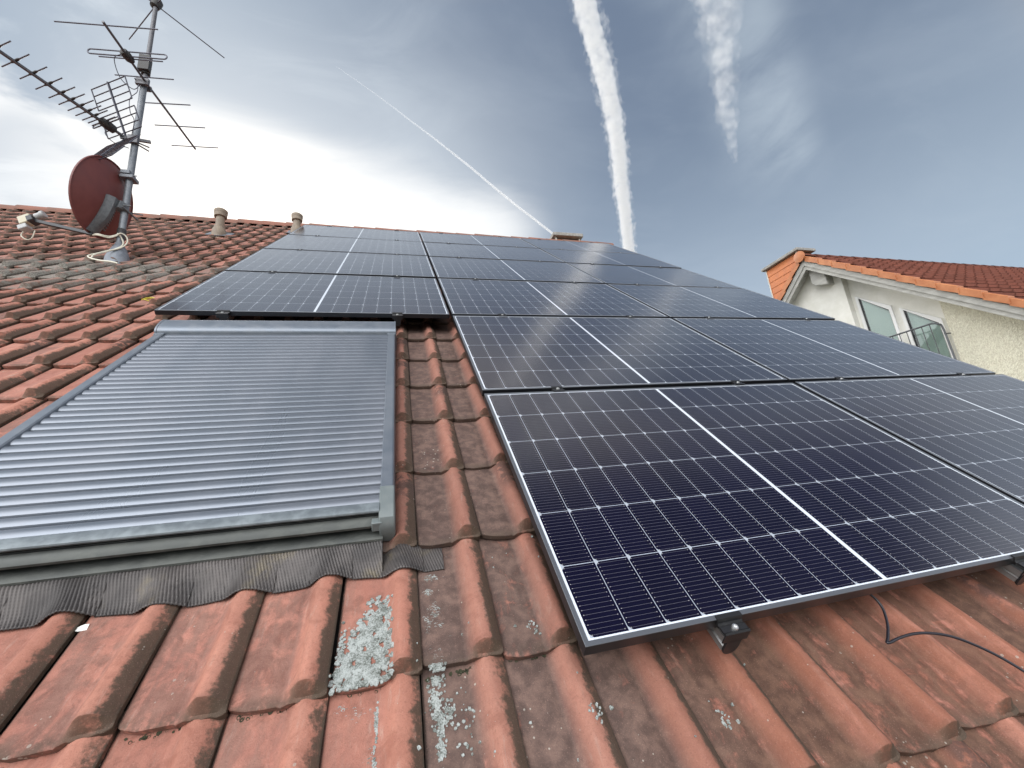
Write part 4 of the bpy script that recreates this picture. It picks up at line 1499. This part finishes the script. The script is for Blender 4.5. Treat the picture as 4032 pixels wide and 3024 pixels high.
# ridge
m = MB()
x = GX - .04
while x < XB:
    pts = []
    for rr, xx in ((.125, x), (.110, x + .42)):
        for k in range(9):
            w = math.pi * k / 8
            pts.append((xx, RY - rr * math.cos(w), RZ - .02 + rr * .8 * math.sin(w)))
    m.add(pts, [(k, k + 1, 10 + k, 9 + k) for k in range(8)])
    x += .40
m.build('ridge_tiles', M['tile_new'], nb, 50)
m = MB()
m.lathe([(.10, 0), (.135, .005), (.135, .035), (.05, .05)], (GX - .03, RY, RZ - .0), (-1, 0, 0), 20)
m.build('ridge_end', M['verge'], nb, 40)
# gable wall with the window niche cut out of it
zlow = -OFFZ
NY0, NY1 = 4.03, 5.52                         # niche, near and far edge


def wtop(y): return roofz(y) - .13


m = MB()


def wall_piece(mb, x, ys_, zb_, zt_=None):
    vs = []
    for y in ys_:
        vs += [(x, y, zb_), (x, y, wtop(y) if zt_ is None else zt_(y))]
    mb.add(vs, [(2 * i, 2 * i + 2, 2 * i + 3, 2 * i + 1) for i in range(len(ys_) - 1)])


wall_piece(m, WX, [YE + .5, 1.0, 2.5, NY0], zlow)
m.add([(WX, NY0, 0.0), (WX, NY1, 0.0), (WX, NY1, zlow), (WX, NY0, zlow)], [(0, 1, 2, 3)])
m.add([(WX, YE + .5, zlow), (XB - .3, YE + .5, zlow), (XB - .3, YE + .5, wtop(YE + .5)), (WX, YE + .5, wtop(YE + .5))], [(0, 1, 2, 3)])
m.add([(WX, NY0, 0), (NX, NY0, 0), (NX, NY0, wtop(NY0)), (WX, NY0, wtop(NY0))], [(0, 1, 2, 3)])
m.build('stucco_wall', M['stucco'], nb, 0)
m = MB()
wall_piece(m, WX, [NY1, RY, 8, Y2 - .5], zlow)
m.add([(WX, NY1, 0), (NX, NY1, 0), (NX, NY1, wtop(NY1)), (WX, NY1, wtop(NY1))], [(0, 1, 2, 3)])
m.add([(WX, NY0, 0), (NX, NY0, 0), (NX, NY1, 0), (WX, NY1, 0)], [(0, 1, 2, 3)])
m.build('smooth_wall', M['smooth_plaster'], nb, 0)
# niche back wall round the two sloping windows
wins = [((4.84, 5.44), 'left'), ((4.14, 4.72), 'right')]
WT = lambda y: 3.735 + (y - 5.44) * .845      # sloping window head
m = MB()
for y0, y1 in ((NY0, 4.14), (4.72, 4.84), (5.44, NY1)):
    m.add([(NX, y0, 0), (NX, y1, 0), (NX, y1, wtop(y1)), (NX, y0, wtop(y0))], [(0, 1, 2, 3)])
for (y0, y1), _ in wins:
    m.add([(NX, y0, WT(y0)), (NX, y1, WT(y1)), (NX, y1, wtop(y1)), (NX, y0, wtop(y0))], [(0, 1, 2, 3)])
m.build('niche_wall', M['smooth_plaster'], nb, 0)
for (y0, y1), nm in wins:
    zb_ = .9
    fw = .055
    def ring(i): return [(y0 + i, zb_ + i), (y1 - i, zb_ + i), (y1 - i, WT(y1) - i * 1.35), (y0 + i, WT(y0) - i * 1.15)]
    def frame(name, i0, i1, x0, x1, mat, par):
        mb = MB()
        a, b = ring(i0), ring(i1)
        vs = [(x0, *p) for p in a] + [(x0, *p) for p in b] + [(x1, *p) for p in a] + [(x1, *p) for p in b]
        fs = []
        for k in range(4):
            j = (k + 1) % 4
            fs += [(k, j, 4 + j, 4 + k), (8 + k, 12 + k, 12 + j, 8 + j), (k, 8 + k, 8 + j, j), (4 + k, 4 + j, 12 + j, 12 + k)]
        mb.add(vs, fs)
        return mb.build(name, mat, par, 0)
    w = frame('window', 0.0, fw, NX - .03, NX + .06, M['win_white'], nb)
    frame('seal', fw, fw + .014, NX - .012, NX + .04, M['seal'], w)
    mb = MB()
    q = ring(fw + .012)
    mb.add([(NX + .0, *p) for p in q] + [(NX + .012, *p) for p in q], [(0, 1, 2, 3), (7, 6, 5, 4)] + [(k, (k + 1) % 4, 4 + (k + 1) % 4, 4 + k) for k in range(4)])
    mb.build('pane', M['pane'], w, 0)
    mb = MB()
    y = y0 + .03
    while y < y1 - .03:
        zt_ = WT(y + .04) - .06
        mb.add([(NX + .10, y, zb_), (NX + .03, y + .070, zb_), (NX + .03, y + .070, zt_ + .02), (NX + .10, y, zt_ - .04)], [(0, 1, 2, 3)])
        y += .088
    mb.build('vertical_blind', M['blind'], w, 0)
m = MB()
m.add([(NX + .6, NY0, .3), (NX + .6, NY1, .3), (NX + .6, NY1, wtop(NY1) - .1), (NX + .6, NY0, wtop(NY0) - .1)], [(0, 1, 2, 3)])
m.build('room_wall', M['smooth_plaster'], nb, 0)
# french balcony railing
rl = MB()
rx = WX - .16
rl.tube([(rx, 5.60, 2.555), (rx, 4.16, 2.54)], .016, 8)
rl.tube(spline([(rx, 4.16, 2.54), (rx + .03, 4.09, 2.50), (rx + .07, 4.06, 2.36), (rx + .07, 4.05, 1.4)]), .016, 8)
y = 4.20
while y < 5.6:
    rl.tube([(rx, y, 2.54), (rx, y, 1.5)], .008, 6)
    y += .125
rl.tube([(rx, 5.60, 1.5), (rx, 4.06, 1.5)], .014, 8)
rl.tube([(rx + .05, 4.06, 2.3), (WX + .02, 4.03, 2.3)], .012, 6)
rl.build('balcony_railing', M['railing'], nb, 60)
# purlin end under the apex
m = MB()
py0, py1 = 5.68, 6.03
m.add([(GX + .17, py0, 4.16), (GX + .17, py1 - .06, 4.26), (GX + .17, py1, 4.36), (GX + .17, py1, roofz(py1) - .14), (GX + .17, py0, roofz(py0) - .14),
       (WX + .02, py0, 4.16), (WX + .02, py1 - .06, 4.26), (WX + .02, py1, 4.36), (WX + .02, py1, roofz(py1) - .14), (WX + .02, py0, roofz(py0) - .14)],
      [(0, 1, 2, 3, 4), (9, 8, 7, 6, 5)] + [(k, (k + 1) % 5, 5 + (k + 1) % 5, 5 + k) for k in range(5)])
m.build('purlin_end', M['fascia'], nb, 0, .02)
# chimney at the gable end
m = MB()
cx0, cx1, cy0, cy1 = GX + .12, GX + .54, 6.13, 7.02
m.prism([(cy0, roofz(cy0) + .0), (cy1, roofz(cy1) + .0), (cy1, 5.25), (cy0, 5.25)], 0, cx0, cx1)
chn = m.build('chimney', M['shingle'], nb, 0)
m = MB()
for i in range(11):                            # lapped cladding boards
    z0 = 5.22 - (i + 1) * .165
    z1 = z0 + .168
    for (pts) in (((cx0, cy0 - .004), (cx0, cy1 + .004), (-1, 0)), ((cx0 - .004, cy0), (cx1, cy0), (0, -1))):
        (xa, ya), (xb, yb), (nx_, ny_) = pts
        if nx_:
            ya = max(ya, RY + (RZ - z0) / SL - .05)
            if ya > yb - .03:
                continue
        elif z0 < roofz(cy0) - .1:
            continue
        t0, t1 = .006, .016
        vs = [(xa + nx_ * t1, ya + ny_ * t1, z0), (xb + nx_ * t1, yb + ny_ * t1, z0), (xb + nx_ * t0, yb + ny_ * t0, z1), (xa + nx_ * t0, ya + ny_ * t0, z1),
              (xa, ya, z0), (xb, yb, z0), (xb, yb, z1), (xa, ya, z1)]
        m.add(vs, [(0, 1, 2, 3), (0, 4, 5, 1), (1, 5, 6, 2), (3, 2, 6, 7), (0, 3, 7, 4)])
m.build('cladding', M['shingle'], chn, 0)
MB().box(cx0 - .09, cx1 + .09, cy0 - .10, cy1 + .09, 5.262, 5.335).build('slab', M['concrete'], chn, 0, .012)
m = MB()
m.box(cx0 - .024, cx0 + .012, cy0 - .024, cy0 + .012, 5.08, 5.262)
m.box(cx0 - .022, cx0 + .012, cy1 + .004, cy1 + .03, roofz(cy1) - .05, 5.262)
m.build('corner_strip', M['white_block'], chn, 0)

# ------------------------------------------------------------------ vapour trails, as real vapour high above the roofs
H = 2000.0


def vapour_mat(name, dens, scale, lo, hi, stretch=(1, 1, 1), axis=0.0, col=(1, 1, 1)):
    mt = bpy.data.materials.new(name)
    mt.use_nodes = True
    t = NT(mt.node_tree)
    out = t.n('ShaderNodeOutputMaterial')
    pv = t.n('ShaderNodeVolumePrincipled')
    t.put(pv.inputs['Color'], col)
    pv.inputs['Anisotropy'].default_value = .25
    mp = t.n('ShaderNodeMapping')
    mp.vector_type = 'TEXTURE'
    mp.inputs['Rotation'].default_value = (0, 0, axis)
    mp.inputs['Scale'].default_value = stretch
    t.put(mp.inputs['Vector'], t.obj())
    n = t.noise(mp.outputs[0], scale, 3, .6, .0)
    t.put(pv.inputs['Density'], t.mul(t.ss(n, lo, hi), dens))
    t.put(out.inputs['Volume'], pv.outputs[0])
    mt.cycles.volume_step_rate = 1.0
    return mt


def trail(name, label, pts, rad, mat, lump, strands=1, fade=None):
    P = spline([(x * H, y * H, H) for x, y in pts], 30)
    # even spacing
    d = [0]
    for a, b in zip(P, P[1:]):
        d.append(d[-1] + (b - a).length)
    stp = rad * .10
    cnt = int(d[-1] / stp)
    X = np.interp(np.linspace(0, d[-1], cnt), d, [p.x for p in P])
    Y = np.interp(np.linspace(0, d[-1], cnt), d, [p.y for p in P])
    Z = np.full(cnt, H)
    mid = Vector((X[cnt // 2], Y[cnt // 2], H))
    o = bpy.data.objects.new(name, None)
    seg = 28
    ph = rng.uniform(0, 6.28, (6, 4))
    V = np.zeros((cnt, seg, 3))
    s = np.linspace(0, d[-1], cnt)
    tx, ty = np.gradient(X), np.gradient(Y)
    L_ = np.hypot(tx, ty)
    nx_, ny_ = -ty / L_, tx / L_
    w = np.linspace(0, 2 * np.pi, seg, endpoint=False)
    # puffs: random bumps strung along the trail
    puff = np.zeros((cnt, seg))
    for _ in range(int(d[-1] / rad * 16.0)):
        c = rng.uniform(0, d[-1])
        a = rng.uniform(0, 6.28)
        sz = rng.uniform(.10, .30) * rad
        da = (w[None] - a + np.pi) % (2 * np.pi) - np.pi
        lo_, hi_ = np.searchsorted(s, (c - 2 * sz, c + 2 * sz))
        g_ = np.exp(-((s[lo_:hi_, None] - c) / sz) ** 2 - (da * rad / sz) ** 2)
        puff[lo_:hi_] = np.maximum(puff[lo_:hi_], g_)
    rr = rad * (.84 + lump * puff)
    if fade is not None:
        rr = rr * np.interp(s / d[-1], *fade)[:, None]
    sway = rad * .05 * np.sin(s / rad / 4.3) + rad * .03 * np.sin(s / rad / 1.7 + 1)
    X, Y = X + nx_ * sway, Y + ny_ * sway
    V[:, :, 0] = X[:, None] + nx_[:, None] * rr * np.cos(w)
    V[:, :, 1] = Y[:, None] + ny_[:, None] * rr * np.cos(w)
    V[:, :, 2] = Z[:, None] + .8 * rr * np.sin(w)
    V = V.reshape(-1, 3) - np.array(mid)
    fs = [(i * seg + k, i * seg + (k + 1) % seg, (i + 1) * seg + (k + 1) % seg, (i + 1) * seg + k) for i in range(cnt - 1) for k in range(seg)]
    fs += [tuple(range(seg))[::-1], tuple((cnt - 1) * seg + k for k in range(seg))]
    me = bpy.data.meshes.new(name)
    me.from_pydata(V.tolist(), [], fs)
    me.shade_smooth()
    me.materials.append(mat)
    o = bpy.data.objects.new(name, me)
    COL.objects.link(o)
    o.location = mid + Vector((0, 0, 0))
    return tag(o, label, 'vapour trail')


def fringe(o, pts, rad, mat, lump, fade=None):
    f = trail('fringe', None, pts, rad, mat, lump, fade=fade)
    del f['category']
    f.location = f.location - o.location
    f.parent = o


P1 = [(-.55, -.72), (.1, .17), (.226 / .913, .340 / .913), (.407, .586), (.523, .735), (.645, .900), (.752, 1.068), (.860, 1.235), (1.0, 1.457), (1.3, 1.9), (1.7, 2.5)]
t1 = trail('vapour_trail', 'broad bright lumpy vapour trail coming down beside the chimney', P1, .0260 * H, vapour_mat('vapour_dense', .024, .030, .24, .58), .24)
fringe(t1, P1, .0365 * H, vapour_mat('vapour_fringe', .011, .022, .44, .70), .30)
P2 = [(-.5, -.36), (.2, .17), (.48, .39), (.695, .533), (.745, .582), (.814, .647), (.876, .713), (.965, .803), (1.067, .894), (1.12, .94)]
FD = ([0, .3, .55, .75, .9, 1.0], [1.5, 1.3, 1.0, .75, .5, .12])
t2 = trail('vapour_trail', 'faint ragged vapour trail fading out, right of the broad bright one', P2, .040 * H, vapour_mat('vapour_ragged', .0095, .014, .40, .72), .34, fade=FD)
fringe(t2, P2, .066 * H, vapour_mat('vapour_veil', .0038, .010, .42, .74), .30, FD)
trail('vapour_trail', 'thin straight vapour trail slanting down to the chimney', [(-.13, .82), (-.086, .849), (-.035, .886), (.06, .957), (.203, 1.068), (.39, 1.224), (.608, 1.395), (.9, 1.63), (1.3, 1.95)], .0062 * H,
      vapour_mat('vapour_thin', .055, .03, .05, .50), .22, fade=([0, .08, .25, .5, 1.0], [.15, .3, .75, .95, 1.05]))
